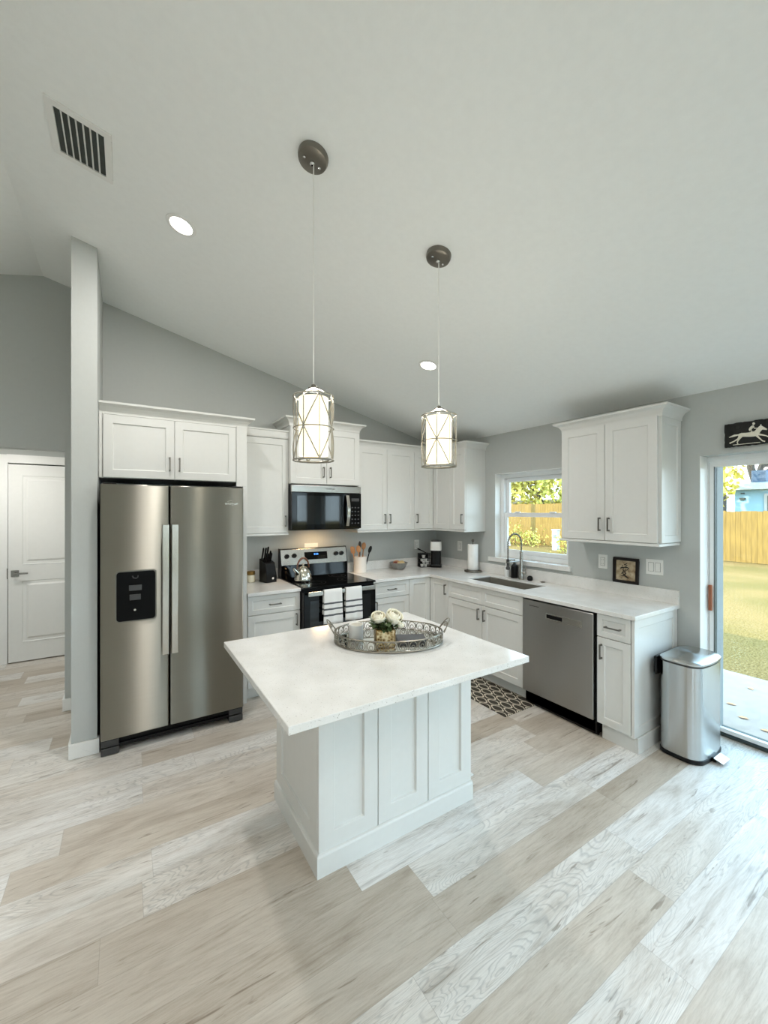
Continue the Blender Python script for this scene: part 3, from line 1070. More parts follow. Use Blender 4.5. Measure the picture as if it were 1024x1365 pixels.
# right-hand two-door upper
RU0, RU1 = 1.974, 2.690
t_ = upper_cabinet(FR, 'wall_cabinet', 'two-door white wall cabinet between the window and the sliding glass door', RU0, RU1, 1.372, 2.285, UD,
                   [(RU0, (RU0 + RU1) / 2, (RU0 + RU1) / 2 - 0.034, 1.50, 1.376, 2.268), ((RU0 + RU1) / 2, RU1, (RU0 + RU1) / 2 + 0.034, 1.50, 1.376, 2.268)], ov=0.012)
FE = lambda x, d, z: Vector((-x, -RU1 - d, z))
m = MB().shaker(FE, 0.004, UD - 0.002, 1.376, 2.268, 0.0195, fw=0.05)
m.build('end_panel', 'cab', t_, 0.001, 1)
crown(FR, RU0, RU1 + 0.018, UD, 2.262, t_, True, True, 0.0, s=1.12)

# ------------------------------------------------------------------ base cabinets
BD = 24 * IN
BZ = 0.884
TK = 0.105


def base_box(F, x0, x1, t_, toe=True):
    MB().fbox(F, x0, x1, 0.0, BD, TK, BZ).build('cabinet_box', 'cab', t_, 0.001, 1)
    if toe:
        MB().fbox(F, x0, x1, 0.02, BD - 0.055, 0.0, TK - 0.001).build('toe_kick', 'cab', t_)


t_ = thing('base_cabinet', 'white base cabinet with drawer between the refrigerator and the range', 'cabinet', (-2.37, -0.3, 0))
base_box(FB, -2.6065, XR0 - 0.002, t_)
door_front(FB, -2.598, XR0 - 0.003, 0.722, 0.879, BD + 0.019, t_, (-2.366, 0.80, False), 'drawer', 0.04)
door_front(FB, -2.598, XR0 - 0.003, 0.112, 0.716, BD + 0.019, t_, (-2.172, 0.64, True))
t_ = thing('base_cabinet', 'white base cabinet with drawer right of the range', 'cabinet', (-1.14, -0.3, 0))
base_box(FB, XR1 + 0.002, -36 * IN - 0.0005, t_)
door_front(FB, XR1 + 0.003, -36 * IN - 0.0025, 0.722, 0.879, BD + 0.019, t_, (-1.142, 0.80, False), 'drawer', 0.04)
door_front(FB, XR1 + 0.003, -36 * IN - 0.0025, 0.112, 0.716, BD + 0.019, t_, (XR1 + 0.04, 0.64, True))
t_ = thing('corner_base_cabinet', 'L-shaped white corner base cabinet with two full-height doors', 'cabinet', (-0.45, -0.45, 0))
m = MB()
L = [(0, 0), (-36 * IN, 0), (-36 * IN, -BD), (-BD, -BD), (-BD, -36 * IN), (0, -36 * IN)]
m.prism([(x, y, TK) for x, y in L], (0, 0, BZ - TK))
m.build('cabinet_box', 'cab', t_, 0.001, 1)
m = MB()
k_ = BD - 0.055
L = [(0, 0), (-36 * IN, 0), (-36 * IN, -k_), (-k_, -k_), (-k_, -36 * IN), (0, -36 * IN)]
m.prism([(x, y, 0) for x, y in L], (0, 0, TK - 0.001))
m.build('toe_kick', 'cab', t_)
door_front(FB, -36 * IN + G, -BD - 0.0215, 0.112, 0.879, BD + 0.019, t_, None)
door_front(FR, BD + 0.0215, 36 * IN - G, 0.112, 0.879, BD + 0.019, t_, (36 * IN - 0.036, 0.785, True))
t_ = thing('sink_base_cabinet', 'white base cabinet with two doors and two dummy drawer fronts under the sink', 'cabinet', (-0.3, -54 * IN, 0))
S0, S1 = 36 * IN, 72 * IN
m = MB()   # open box so that the basin hangs in it
m.fbox(FR, S0 + 0.0005, S0 + 0.019, 0, BD, TK, BZ)
m.fbox(FR, S1 - 0.019, S1 - 0.0005, 0, BD, TK, BZ)
m.fbox(FR, S0 + 0.019, S1 - 0.019, 0, BD, TK, TK + 0.019)
m.fbox(FR, S0 + 0.019, S1 - 0.019, BD - 0.019, BD, TK + 0.019, BZ)
m.build('cabinet_box', 'cab', t_, 0.001, 1)
MB().fbox(FR, S0 + 0.0005, S1 - 0.0005, 0.02, BD - 0.055, 0.0, TK - 0.001).build('toe_kick', 'cab', t_)
SM = (S0 + S1) / 2
door_front(FR, S0 + G, SM - 0.0005, 0.722, 0.879, BD + 0.019, t_, None, 'drawer_front', 0.04)
door_front(FR, SM + 0.0005, S1 - G, 0.722, 0.879, BD + 0.019, t_, None, 'drawer_front', 0.04)
door_front(FR, S0 + G, SM - G, 0.112, 0.716, BD + 0.019, t_, (SM - 0.036, 0.63, True))
door_front(FR, SM + G, S1 - G, 0.112, 0.716, BD + 0.019, t_, (SM + 0.036, 0.63, True))
E0, E1 = 96 * IN + 0.002, 105 * IN
t_ = thing('base_cabinet', 'narrow white end base cabinet with drawer and door right of the dishwasher', 'cabinet', (-0.3, -2.55, 0))
base_box(FR, E0, E1, t_, False)
MB().fbox(FR, E0 + 0.022, E1 + 0.019, 0.0, BD - 0.01, 0.0, TK - 0.001).build('toe_kick', 'cab', t_, 0.003)
door_front(FR, E0 + G, E1 - 0.004, 0.722, 0.879, BD + 0.019, t_, ((E0 + E1) / 2, 0.80, False), 'drawer', 0.035)
door_front(FR, E0 + G, E1 - 0.004, 0.112, 0.716, BD + 0.019, t_, (E0 + 0.034, 0.62, True), fw=0.05)
FE = lambda x, d, z: Vector((-x, -E1 - d, z))
MB().shaker(FE, 0.004, BD + 0.017, TK, BZ - 0.001, 0.0195, fw=0.06).build('end_panel', 'cab', t_, 0.001, 1)
m = MB()
m.box(-BD + 0.01, -0.02, -E1 - 0.0315, -E1 - 0.0195, 0, 0.104)
m.build('base_moulding', 'cab', t_, 0.003)

# ------------------------------------------------------------------ worktops
CD = 25.5 * IN
t_ = thing('countertop', 'short white speckled quartz countertop between the refrigerator and the range', 'countertop', (-2.37, -0.3, BZ))
MB().box(-2.606, XR0 - 0.0015, -CD, 0.0, BZ + 0.0005, 0.914).build('slab', 'quartz', t_, 0.003)
MB().box(-2.606, XR0 - 0.0015, -0.02, 0.0, 0.9142, 1.016).build('backsplash', 'quartz', t_, 0.002)
SX0, SX1, SY0, SY1 = -0.495, -0.175, -1.735, -1.065     # sink cut-out
CEND = -2.700
t_ = thing('countertop', 'L-shaped white speckled quartz countertop with the sink, running round the corner', 'countertop', (-0.32, -1.3, BZ))
z0, z1 = BZ + 0.0005, 0.914
# tiled from rectangles that share edges so that it welds into one slab with a hole
m = MB()
xsl = [-CD, SX0, SX1, 0.0]
ysl = [CEND, SY0, SY1, -CD, 0.0]
cells = [(x, y) for x in range(3) for y in range(4)]
cells = [(x, y) for x, y in cells if not (x == 1 and y == 1)]
quads = {}
for x, y in cells:
    quads[(xsl[x], xsl[x + 1], ysl[y], ysl[y + 1])] = 1
quads[(XR1 + 0.0015, -CD, -CD, 0.0)] = 1
bmq = bmesh.new()
for (qa, qb, qc, qd) in quads:
    bmq.faces.new([bmq.verts.new((qa, qc, z0)), bmq.verts.new((qb, qc, z0)), bmq.verts.new((qb, qd, z0)), bmq.verts.new((qa, qd, z0))])
bmesh.ops.remove_doubles(bmq, verts=bmq.verts, dist=1e-5)
ex = bmesh.ops.extrude_face_region(bmq, geom=list(bmq.faces))
bmesh.ops.translate(bmq, vec=(0, 0, z1 - z0), verts=[g for g in ex['geom'] if isinstance(g, bmesh.types.BMVert)])
bmesh.ops.recalc_face_normals(bmq, faces=bmq.faces)
m.v = [tuple(v.co) for v in bmq.verts]
bmq.verts.index_update()
m.f = [[v.index for v in f.verts] for f in bmq.faces]
m.fs = [False] * len(m.f)
bmq.free()
m.build('slab', 'quartz', t_, 0.003)
m = MB()
m.prism([(XR1 + 0.0015, 0, 0.9142), (XR1 + 0.0015, -0.02, 0.9142), (-0.02, -0.02, 0.9142), (-0.02, CEND, 0.9142), (0, CEND, 0.9142), (0, 0, 0.9142)], (0, 0, 0.102))
m.build('backsplash', 'quartz', t_, 0.002)

# ------------------------------------------------------------------ sink, faucet and what stands by them
t_ = thing('kitchen_sink', 'stainless undermount sink set in the countertop below the window', 'sink', (-0.335, -1.4, 0.70))
m = MB()
zb = 0.70
o_, w_ = 0.004, 0.0015
ix0, ix1, iy0, iy1 = SX0 + o_, SX1 - o_, SY0 + o_, SY1 - o_
lip = 0.914 - 0.012
rings = [((ix0, ix1, iy0, iy1), lip), ((ix0 + 0.004, ix1 - 0.004, iy0 + 0.004, iy1 - 0.004), zb + 0.02), ((ix0 + 0.02, ix1 - 0.02, iy0 + 0.02, iy1 - 0.02), zb),
         ((ix0 + 0.02, ix1 - 0.02, iy0 + 0.02, iy1 - 0.02), zb - 0.003), ((ix0 - w_, ix1 + w_, iy0 - w_, iy1 + w_), zb - 0.003), ((ix0 - w_, ix1 + w_, iy0 - w_, iy1 + w_), lip)]
V, fc = [], []
for (a0, a1, c0, c1), z in rings:
    V += [(a0, c0, z), (a1, c0, z), (a1, c1, z), (a0, c1, z)]
for i in range(len(rings)):
    j = (i + 1) % len(rings)
    if i == 2:
        continue
    for k in range(4):
        q = (k + 1) % 4
        fc.append((i * 4 + k, i * 4 + q, j * 4 + q, j * 4 + k))
fc += [(8, 9, 10, 11), (12, 13, 14, 15)]
m.add(V, fc)
m.build('basin', 'basin', t_)
m = MB().lathe((-0.28, -1.4, zb + 0.0005), [(0.045, 0), (0.045, 0.003), (0.03, 0.003), (0.025, 0.001)], 24)
m.build('drain', 'chrome', t_)

FX, FY = -0.088, -1.39
t_ = thing('kitchen_faucet', 'tall spring-neck pull-down kitchen faucet behind the sink', 'faucet', (FX, FY, 0.914))
MB().lathe((FX, FY, 0.9141), [(0.027, 0), (0.027, 0.006), (0.021, 0.012), (0.019, 0.09), (0.017, 0.10), (0.0165, 0.28), (0.012, 0.285)], 24).build('body', 'steel_plain', t_)
arc = [(FX, FY, 1.195), (FX, FY, 1.27)]
for k in range(0, 13):
    a = pi * k / 12
    arc.append((FX - 0.1 + 0.1 * cos(a), FY, 1.275 + 0.1 * sin(a)))
arc += [(FX - 0.2, FY, 1.22), (FX - 0.2, FY, 1.12)]
m = MB()
m.tube(arc, 0.0065, 10)
# coil round the hose
coil = []
dense = []
for i in range(len(arc) - 1):
    p, q = Vector(arc[i]), Vector(arc[i + 1])
    for j in range(10):
        dense.append(p.lerp(q, j / 10))
tl = 0.0
for i, p in enumerate(dense):
    if i:
        tl += (p - dense[i - 1]).length
    tt = (dense[min(i + 1, len(dense) - 1)] - dense[max(i - 1, 0)]).normalized()
    sidev = Vector((0, 1, 0))
    nrm = tt.cross(sidev)
    a = 2 * pi * tl / 0.022
    coil.append(p + (sidev * cos(a) + nrm * sin(a)) * 0.0085)
m.tube(coil, 0.0022, 5)
m.build('spring_neck', 'nickel', t_)
m = MB()
m.lathe((FX - 0.2, FY, 1.028), [(0.012, 0), (0.019, 0.004), (0.021, 0.02), (0.014, 0.032), (0.013, 0.06), (0.0155, 0.065), (0.0155, 0.1), (0.009, 0.104)], 20)
m.build('spray_head', 'darkgrey', t_)
m = MB()
m.tube([(FX, FY, 1.10), (FX - 0.19, FY, 1.10)], 0.005, 8)
m.lathe((FX - 0.2, FY, 1.093), [(0.018, 0), (0.018, 0.014)], 20)
m.build('spray_holder', 'nickel', t_)
m = MB()
m.tube([(FX, FY - 0.015, 0.985), (FX, FY - 0.05, 0.985)], 0.015, 14)
m.tube([(FX, FY - 0.042, 0.99), (FX + 0.005, FY - 0.055, 1.05)], 0.005, 8)
m.build('lever', 'steel_plain', t_)

t_ = thing('soap_dispenser', 'black pump soap bottle standing behind the sink beside the faucet', 'soap dispenser', (-0.062, -1.285, 0.914))
MB().lathe((-0.062, -1.285, 0.9142), [(0.034, 0), (0.036, 0.004), (0.036, 0.115), (0.03, 0.13), (0.014, 0.142), (0.014, 0.15)], 24).build('bottle', 'black', t_)
m = MB()
m.lathe((-0.062, -1.285, 1.064), [(0.012, 0), (0.012, 0.012), (0.005, 0.014), (0.005, 0.045)], 16)
m.tube([(-0.062, -1.285, 1.106), (-0.115, -1.285, 1.106), (-0.125, -1.285, 1.098)], 0.005, 8)
m.build('pump', 'nickel', t_)
t_ = thing('soap_bottle', 'clear white bottle standing left of the black soap pump', 'bottle', (-0.062, -1.19, 0.914))
MB().lathe((-0.062, -1.19, 0.9142), [(0.027, 0), (0.028, 0.004), (0.028, 0.085), (0.02, 0.1), (0.011, 0.106), (0.011, 0.115)], 20).build('bottle', 'waterclear', t_)
MB().lathe((-0.062, -1.19, 1.0295), [(0.013, 0), (0.013, 0.018), (0.008, 0.03)], 16).build('cap', 'plate', t_)
o = MB().lathe((-0.068, -1.475, 0.9142), [(0.02, 0), (0.026, 0.008), (0.027, 0.03), (0.02, 0.042), (0.012, 0.048), (0.0, 0.05)], 20).build('sink_stopper', 'black')
tag(recentre(o, (-0.068, -1.475, 0.9142)), 'small round black scrubber on the countertop right of the faucet', 'scrubber')
o = MB().lathe((-0.045, -1.60, 0.9142), [(0.02, 0), (0.02, 0.006), (0.015, 0.009), (0.0, 0.009)], 20).build('air_switch', 'nickel')
tag(recentre(o, (-0.045, -1.60, 0.9142)), 'small round metal button flush on the countertop right of the sink', 'button')

# ------------------------------------------------------------------ refrigerator
RX0, RX1, RS = -3.612, -2.702, -3.2095
RD = 0.90
t_ = thing('refrigerator', 'stainless side-by-side refrigerator with water dispenser beside the stub wall', 'refrigerator', (-3.157, -0.45, 0))
m = MB()
m.box(RX0 + 0.006, RX1 - 0.006, -0.80, -0.04, 0.03, 1.765)
m.build('case', 'gapdark', t_, 0.004)


def fridge_door(x0, x1, name):
    return MB().box(x0, x1, -RD, -0.808, 0.105, 1.780).build(name, 'steel', t_, 0.008, 3)


fl = fridge_door(RX0, RS - 0.004, 'freezer_door')
fr_ = fridge_door(RS + 0.004, RX1, 'fridge_door')


def fridge_handle(x, par):
    m = MB()
    pts = []
    w = 0.021
    yb = -RD - 0.052
    m.prism([(x - w, yb, 0.62), (x + w, yb, 0.62), (x + w, yb + 0.014, 0.62), (x - w, yb + 0.014, 0.62)], (0, 0, 0.89))
    for zz in (0.65, 1.45):
        m.box(x - w * 0.6, x + w * 0.6, yb + 0.014, -RD + 0.001, zz, zz + 0.05)
    return m.build('handle', 'handle_steel', par, 0.004, 2)


fridge_handle(-3.2375, fl)
fridge_handle(-3.1795, fr_)
m = MB()


def rrect(x0, x1, z0, z1, r, y, n=5):
    P = []
    for cx_, cz_, a0 in ((x1 - r, z1 - r, 0), (x0 + r, z1 - r, pi / 2), (x0 + r, z0 + r, pi), (x1 - r, z0 + r, 1.5 * pi)):
        for k in range(n + 1):
            a = a0 + (pi / 2) * k / n
            P.append((cx_ + r * cos(a), y, cz_ + r * sin(a)))
    return P


m.prism(rrect(-3.531, -3.289, 0.864, 1.206, 0.024, -RD + 0.001), (0, -0.006, 0))
dp = m.build('dispenser', 'nickel', fl, 0.002)
MB().prism(rrect(-3.523, -3.297, 0.872, 1.198, 0.02, -RD - 0.0052), (0, -0.0035, 0)).build('dispenser_panel', 'blacksatin', dp)
m = MB()
m.box(-3.452, -3.378, -RD - 0.02, -RD - 0.0088, 1.072, 1.108)
m.box(-3.449, -3.384, -RD - 0.024, -RD - 0.0088, 1.010, 1.046)
m.build('paddle', 'darkgrey', dp, 0.002)
m = MB()
m.tube([(-3.432, -RD - 0.010, 1.17), (-3.428, -RD - 0.010, 1.156), (-3.410, -RD - 0.010, 1.152), (-3.402, -RD - 0.010, 1.158), (-3.40, -RD - 0.010, 1.17)], 0.0035, 8)
m.build('spout', 'darkgrey', dp)
m = MB().lathe((-3.418, -RD - 0.0086, 0.942), [(0.007, 0), (0.007, 0.002)], 14, axis=(0, -1, 0))
m.build('emblem', 'steel_plain', dp)
# maker's mark on the upper right of the fridge door: swirl ring and a line of letters
m = MB()
ring = [(-2.80 + 0.016 * cos(a), -RD - 0.0008, 1.672 + 0.008 * sin(a) + 0.003 * cos(a)) for a in [2 * pi * k / 22 for k in range(20)]]
m.tube(ring, 0.0013, 5)
m.build('logo', 'handle_steel', fr_)
tx = bpy.data.curves.new('brand_lettering', 'FONT')
tx.body = 'Whirlpool'
tx.size = 0.022
tx.extrude = 0.0006
tmp_ = bpy.data.objects.new('lettering_curve', tx)
COL.objects.link(tmp_)
bpy.context.view_layer.update()
tme = bpy.data.meshes.new_from_object(tmp_.evaluated_get(bpy.context.evaluated_depsgraph_get()))
bpy.data.objects.remove(tmp_)
bpy.data.curves.remove(tx)
to = bpy.data.objects.new('brand_lettering', tme)
to.data.materials.clear()
to.data.materials.append(M['handle_steel'])
to.parent = fr_
to.location = Vector((-2.838, -RD - 0.0008, 1.648)) - worldloc(fr_)
to.rotation_euler = (pi / 2, 0, 0)
COL.objects.link(to)
m = MB()
m.box(RX0 + 0.03, RX1 - 0.03, -0.845, -0.80, 0.032, 0.095)
m.box(RX0 + 0.03, RX1 - 0.03, -0.862, -0.845, 0.032, 0.055)
m.build('toe_grille', 'black', t_, 0.002)
for xx in (RX0 + 0.003, RX1 - 0.103):
    m = MB()
    m.box(xx, xx + 0.10, -RD + 0.01, -0.80, 0.004, 0.05)
    m.box(xx, xx + 0.10, -RD + 0.015, -0.80, 0.056, 0.098)
    m.build('foot', 'darkgrey', t_, 0.004)
m = MB()
m.box(RX0 + 0.01, RX0 + 0.09, -0.875, -0.72, 1.766, 1.79)
m.build('hinge_cover', 'black', t_, 0.004)
m = MB()
m.box(RX1 - 0.09, RX1 - 0.01, -0.875, -0.72, 1.766, 1.79)
m.build('hinge_cover', 'black', t_, 0.004)

# ------------------------------------------------------------------ range
RA0, RA1 = XR0 + 0.003, XR1 - 0.003
t_ = thing('range', 'black and stainless freestanding electric range below the microwave', 'range', ((RA0 + RA1) / 2, -0.35, 0))
m = MB()
m.box(RA0, RA1, -0.655, -0.02, 0.02, 0.905)
m.build('body', 'black', t_, 0.003)
m = MB()
m.prism([(RA0 - 0.001, -0.70, 0.885), (RA1 + 0.001, -0.70, 0.885), (RA1 + 0.001, -0.70, 0.905), (RA1 + 0.001, -0.69, 0.918), (RA0 - 0.001, -0.69, 0.918), (RA0 - 0.001, -0.70, 0.905)][:3] + [(RA0 - 0.001, -0.70, 0.905)], (0, 0.0, 0.0001))
m = MB().box(RA0 - 0.0005, RA1 + 0.0005, -0.695, -0.085, 0.9055, 0.922)
m.build('cooktop', 'blackgloss', t_, 0.004)
for cx_, cy_, r in ((-1.93, -0.50, 0.10), (-1.57, -0.50, 0.115), (-1.93, -0.24, 0.075), (-1.57, -0.24, 0.09)):
    m = MB()
    for rr in (r, r * 0.62):
        m.lathe((cx_, cy_, 0.9222), [(rr - 0.002, 0), (rr, 0)], 48, cap=False)
    m.build('burner_ring', 'darkgrey', t_)
m = MB()
m.prism([(RA0, -0.02, 0.915), (RA0, -0.10, 0.915), (RA0, -0.085, 1.045), (RA0, -0.02, 1.045)], (RA1 - RA0, 0, 0))
bgd = m.build('riser', 'blackgloss', t_, 0.003)
m = MB()
m.prism([(RA0, -0.02, 1.0455), (RA0, -0.105, 1.0455), (RA0, -0.07, 1.205), (RA0, -0.06, 1.212), (RA0, -0.02, 1.212)], (RA1 - RA0, 0, 0))
cp_ = m.build('control_panel', 'steel_plain', t_, 0.003)
for q in (RA0 - 0.0015, RA1 - 0.0035):
    MB().prism([(q, -0.018, 0.925), (q, -0.108, 0.925), (q, -0.108, 1.045), (q, -0.068, 1.214), (q, -0.018, 1.214)], (0.005, 0, 0)).build('end_cap', 'black', t_)
PN = Vector((0, -0.1595, -0.035)).normalized()     # panel normal, roughly
PN = Vector((0, -0.1595, 0.035)).normalized()


def on_panel(x, z):
    f = (z - 1.0455) / (1.205 - 1.0455)
    return Vector((x, -0.105 + 0.035 * f, z))


for k, (x, z) in enumerate(((-2.065, 1.135), (-1.985, 1.138), (-1.505, 1.137), (-1.44, 1.137))):
    m = MB().lathe(on_panel(x, z), [(0.024, 0.0), (0.024, 0.004), (0.020, 0.006), (0.019, 0.026), (0.016, 0.029), (0, 0.029)], 22, axis=PN)
    m.build('knob', 'black', cp_)
m = MB()
a0, a1 = -1.872, -1.612
P = [on_panel(a0, 1.09), on_panel(a1, 1.09), on_panel(a1, 1.168), on_panel(a0, 1.168)]
m.prism([p + PN * 0.0005 for p in P], PN * 0.003)
dsp = m.build('display', 'blackgloss', cp_, 0.001, 1)
m = MB()
for k in range(3):
    x = -1.765 + 0.018 * k
    P = [on_panel(x, 1.135), on_panel(x + 0.011, 1.135), on_panel(x + 0.011, 1.153), on_panel(x, 1.153)]
    m.prism([p + PN * 0.0036 for p in P], PN * 0.0006)
m.build('clock_digits', 'screen', dsp)
m = MB()
for k in range(5):
    for j in range(2):
        x = -1.725 + 0.02 * k
        P = [on_panel(x, 1.102 + 0.016 * j), on_panel(x + 0.009, 1.102 + 0.016 * j), on_panel(x + 0.009, 1.106 + 0.016 * j), on_panel(x, 1.106 + 0.016 * j)]
        MB().prism([p + PN * 0.0036 for p in P], PN * 0.0005).build('button', 'darkgrey', dsp)
m = MB().box(RA0 + 0.002, RA1 - 0.002, -0.695, -0.656, 0.225, 0.878)
od = m.build('oven_door', 'blackgloss', t_, 0.004)
MB().box(RA0 + 0.06, RA1 - 0.06, -0.6985, -0.6945, 0.36, 0.80).build('door_window', 'darkglass', od, 0.002)
m = MB()
m.box(RA0 + 0.03, RA1 - 0.03, -0.742, -0.724, 0.845, 0.885)
for xx in (RA0 + 0.05, RA1 - 0.08):
    m.box(xx, xx + 0.03, -0.725, -0.694, 0.855, 0.875)
m.build('handle', 'steel_plain', od, 0.006, 3)
m = MB().box(RA0 + 0.002, RA1 - 0.002, -0.692, -0.656, 0.04, 0.215)
m.build('drawer', 'black', t_, 0.004)


# dish towels over the oven handle
def dish_towel(x0, x1, zlow, label, seed):
    rnd = random.Random(seed)
    nx, ph = 18, rnd.random() * 6
    path = [(-0.7195, zlow + 0.08)]
    zt = 0.8885
    for k in range(6):
        path.append((-0.7195, zlow + 0.08 + (zt - 0.005 - zlow - 0.08) * (k + 1) / 6))
    path += [(-0.7255, zt + 0.003), (-0.733, zt + 0.0045), (-0.742, zt + 0.003), (-0.7475, zt - 0.006)]
    for k in range(1, 13):
        path.append((-0.7475, zt - 0.006 + (zlow - zt + 0.006) * k / 12))
    V, fc = [], []
    for j, (y, z) in enumerate(path):
        fr = max(0.0, min(1.0, (0.88 - z) / 0.25))
        for i in range(nx + 1):
            s_ = i / nx
            w = 0.004 * fr * sin(s_ * 9 + ph) + 0.003 * fr * sin(s_ * 17 + ph * 2)
            if y > -0.735:
                w = -abs(w) * 0.2 + 0.0
                yy = min(y + w, -0.7195 + 0.002)
            else:
                yy = y - 0.004 * fr + w * 0.8 - 0.001
            xx = x0 + (x1 - x0) * s_ + (s_ - 0.5) * 0.012 * fr
            V.append((xx, yy, z + 0.003 * sin(s_ * 5 + ph) * fr))
    for j in range(len(path) - 1):
        for i in range(nx):
            a = j * (nx + 1) + i
            fc.append((a, a + 1, a + nx + 2, a + nx + 1))
    o = MB().add(V, fc, True).build('dish_towel', 'towel')
    recentre(o, ((x0 + x1) / 2, -0.735, zt))
    md = o.modifiers.new('cloth', 'SOLIDIFY')
    md.thickness = 0.003
    md.offset = 0
    return tag(o, label, 'towel', 'dish towels on the oven handle')


dish_towel(-1.955, -1.775, 0.585, 'white dish towel with grey stripes on the oven handle, the one nearer the knife block', 3)
dish_towel(-1.735, -1.565, 0.59, 'white dish towel with grey stripes on the oven handle, the one nearer the utensil crock', 8)

# ------------------------------------------------------------------ microwave
t_ = thing('microwave', 'black over-the-range microwave with stainless top strip', 'microwave', ((RA0 + RA1) / 2, 0, 1.41))
m = MB().box(RA0, RA1, -0.375, -0.002, 1.415, 1.855)
m.build('case', 'black', t_, 0.003)
m = MB().box(RA0, RA1, -0.405, -0.3755, 1.784, 1.85)
vt = m.build('vent_strip', 'steel_plain', t_, 0.003)
m = MB()
for k in range(9):
    m.box(-1.775 + 0.011 * k, -1.768 + 0.011 * k, -0.4062, -0.4048, 1.816, 1.824)
m.build('brand_lettering', 'darkgrey', vt)
m = MB().box(RA0, -1.515, -0.41, -0.3755, 1.422, 1.782)
md_ = m.build('door', 'blackgloss', t_, 0.004)
MB().box(RA0 + 0.05, -1.60, -0.412, -0.4095, 1.47, 1.75).build('door_window', 'darkglass', md_, 0.001, 1)
m = MB()
hp = []
for k in range(9):
    f = k / 8
    hp.append((-1.545, -0.425 - 0.032 * sin(pi * f), 1.45 + 0.31 * f))
m2 = MB()
V, fc = [], []
for x, y, z in hp:
    V += [(x - 0.017, y + 0.006, z), (x + 0.017, y + 0.006, z), (x + 0.017, y - 0.006, z), (x - 0.017, y - 0.006, z)]
for i in range(8):
    for k in range(4):
        q = (k + 1) % 4
        fc.append((i * 4 + k, i * 4 + q, i * 4 + 4 + q, i * 4 + 4 + k))
fc += [(0, 1, 2, 3), (32, 33, 34, 35)]
m2.add(V, fc, True)
for zz in (1.462, 1.735):
    m2.box(-1.553, -1.537, -0.428, -0.4095, zz, zz + 0.016)
m2.build('handle', 'handle_steel', md_, 0.002, 2)
m = MB().box(-1.513, RA1, -0.41, -0.3755, 1.422, 1.782)
pn = m.build('control_panel', 'blackgloss', t_, 0.004)
m = MB()
for i in range(3):
    for j in range(5):
        MB().box(-1.49 + 0.036 * i, -1.472 + 0.036 * i, -0.4108, -0.4098, 1.47 + 0.04 * j, 1.482 + 0.04 * j).build('button', 'darkgrey', pn)
MB().box(-1.49, -1.40, -0.4108, -0.4098, 1.70, 1.73).build('display', 'darkgrey', pn)
m = MB().box(-1.84, -1.66, -0.27, -0.19, 1.4115, 1.4148)
m.build('task_light', basic('warm_task_lens', (255, 220, 160), 0.5, emis=(255, 205, 140), estr=2.5), t_)
la = bpy.data.lights.new('task_light', 'AREA')
la.shape = 'RECTANGLE'
la.size, la.size_y = 0.17, 0.07
la.energy = 1.35
la.color = (1.0, 0.66, 0.34)
lo = bpy.data.objects.new('task_light_lamp', la)
lo.location = (-1.75, -0.23, 1.4105)
COL.objects.link(lo)

# ------------------------------------------------------------------ dishwasher
t_ = thing('dishwasher', 'stainless dishwasher with pocket handle below the countertop', 'dishwasher', (-0.3, -84 * IN, 0))
D0, D1 = 72 * IN + 0.002, 96 * IN
MB().fbox(FR, D0, D1, 0.02, 0.60, 0.02, 0.875).build('tub', 'black', t_)
m = MB().fbox(FR, D0 + 0.002, D1 - 0.014, 0.601, 0.645, 0.118, 0.872)
dwd = m.build('door', 'steel_dark', t_, 0.004, 3)
m = MB()
m.fbox(FR, 2.052, 2.345, 0.6455, 0.650, 0.752, 0.800)
m.build('handle', 'steel_plain', dwd, 0.003)
MB().fbox(FR, 2.060, 2.190, 0.6502, 0.6515, 0.762, 0.790).build('handle_recess', 'black', dwd, 0.003)
m = MB()
for k in range(8):
    m.fbox(FR, 1.90 + 0.011 * k, 1.907 + 0.011 * k, 0.6452, 0.6458, 0.826, 0.833)
m.build('brand_lettering', 'darkgrey', dwd)
MB().fbox(FR, D1 - 0.013, D1 - 0.0005, 0.601, 0.62, 0.02, 0.876).build('side_gasket', 'black', t_)
MB().fbox(FR, D0 + 0.002, D1 - 0.001, 0.585, 0.60, 0.005, 0.112).build('toe_panel', 'black', t_)

# ------------------------------------------------------------------ island
t_ = thing('island_cabinet', 'white kitchen island base with three recessed panels on its front', 'island', (-2.29, -2.12, 0))
IX0, IX1, IY0, IY1 = -2.752, -1.823, -2.402, -1.83
MB().box(IX0 + 0.0195, IX1, IY0 + 0.0205, IY1, 0.09, BZ).build('cabinet_box', 'cab', t_)
m = MB()
m.box(IX0 + 0.01, IX1 - 0.03, IY0 + 0.01, IY1 - 0.07, 0, 0.09)
m.build('toe_kick', 'cab', t_)
FI = lambda x, d, z: Vector((x, IY0 - d, z))
step = (IX1 - IX0) / 3
for k in range(3):
    MB().shaker(FI, IX0 + step * k + 0.002, IX0 + step * (k + 1) - 0.002, 0.098, BZ - 0.002, 0.0, 0.02, fw=0.075, rec=0.012).build('front_panel', 'cab', t_, 0.0015, 1)
FS = lambda x, d, z: Vector((IX0 - d, -x, z))
MB().shaker(FS, -IY1 + 0.0, -IY0 - 0.022, 0.098, BZ - 0.002, 0.0, 0.019, fw=0.075, rec=0.010).build('side_panel', 'cab', t_, 0.0015, 1)
m = MB()
m.box(IX0 - 0.0005, IX0 + 0.0185, IY0 + 0.0005, IY0 + 0.021, 0.098, BZ - 0.002)
m.build('corner_post', 'cab', t_, 0.003)
m = MB()
PBI = [(0.0, 0.0), (0.013, 0.0), (0.013, 0.088), (0.009, 0.097), (0.0, 0.099)]
m.sweep_profile(lambda x, d, z: Vector((x, IY0 - d, z)), PBI, IX0, IX1, -1.0, 0.0)
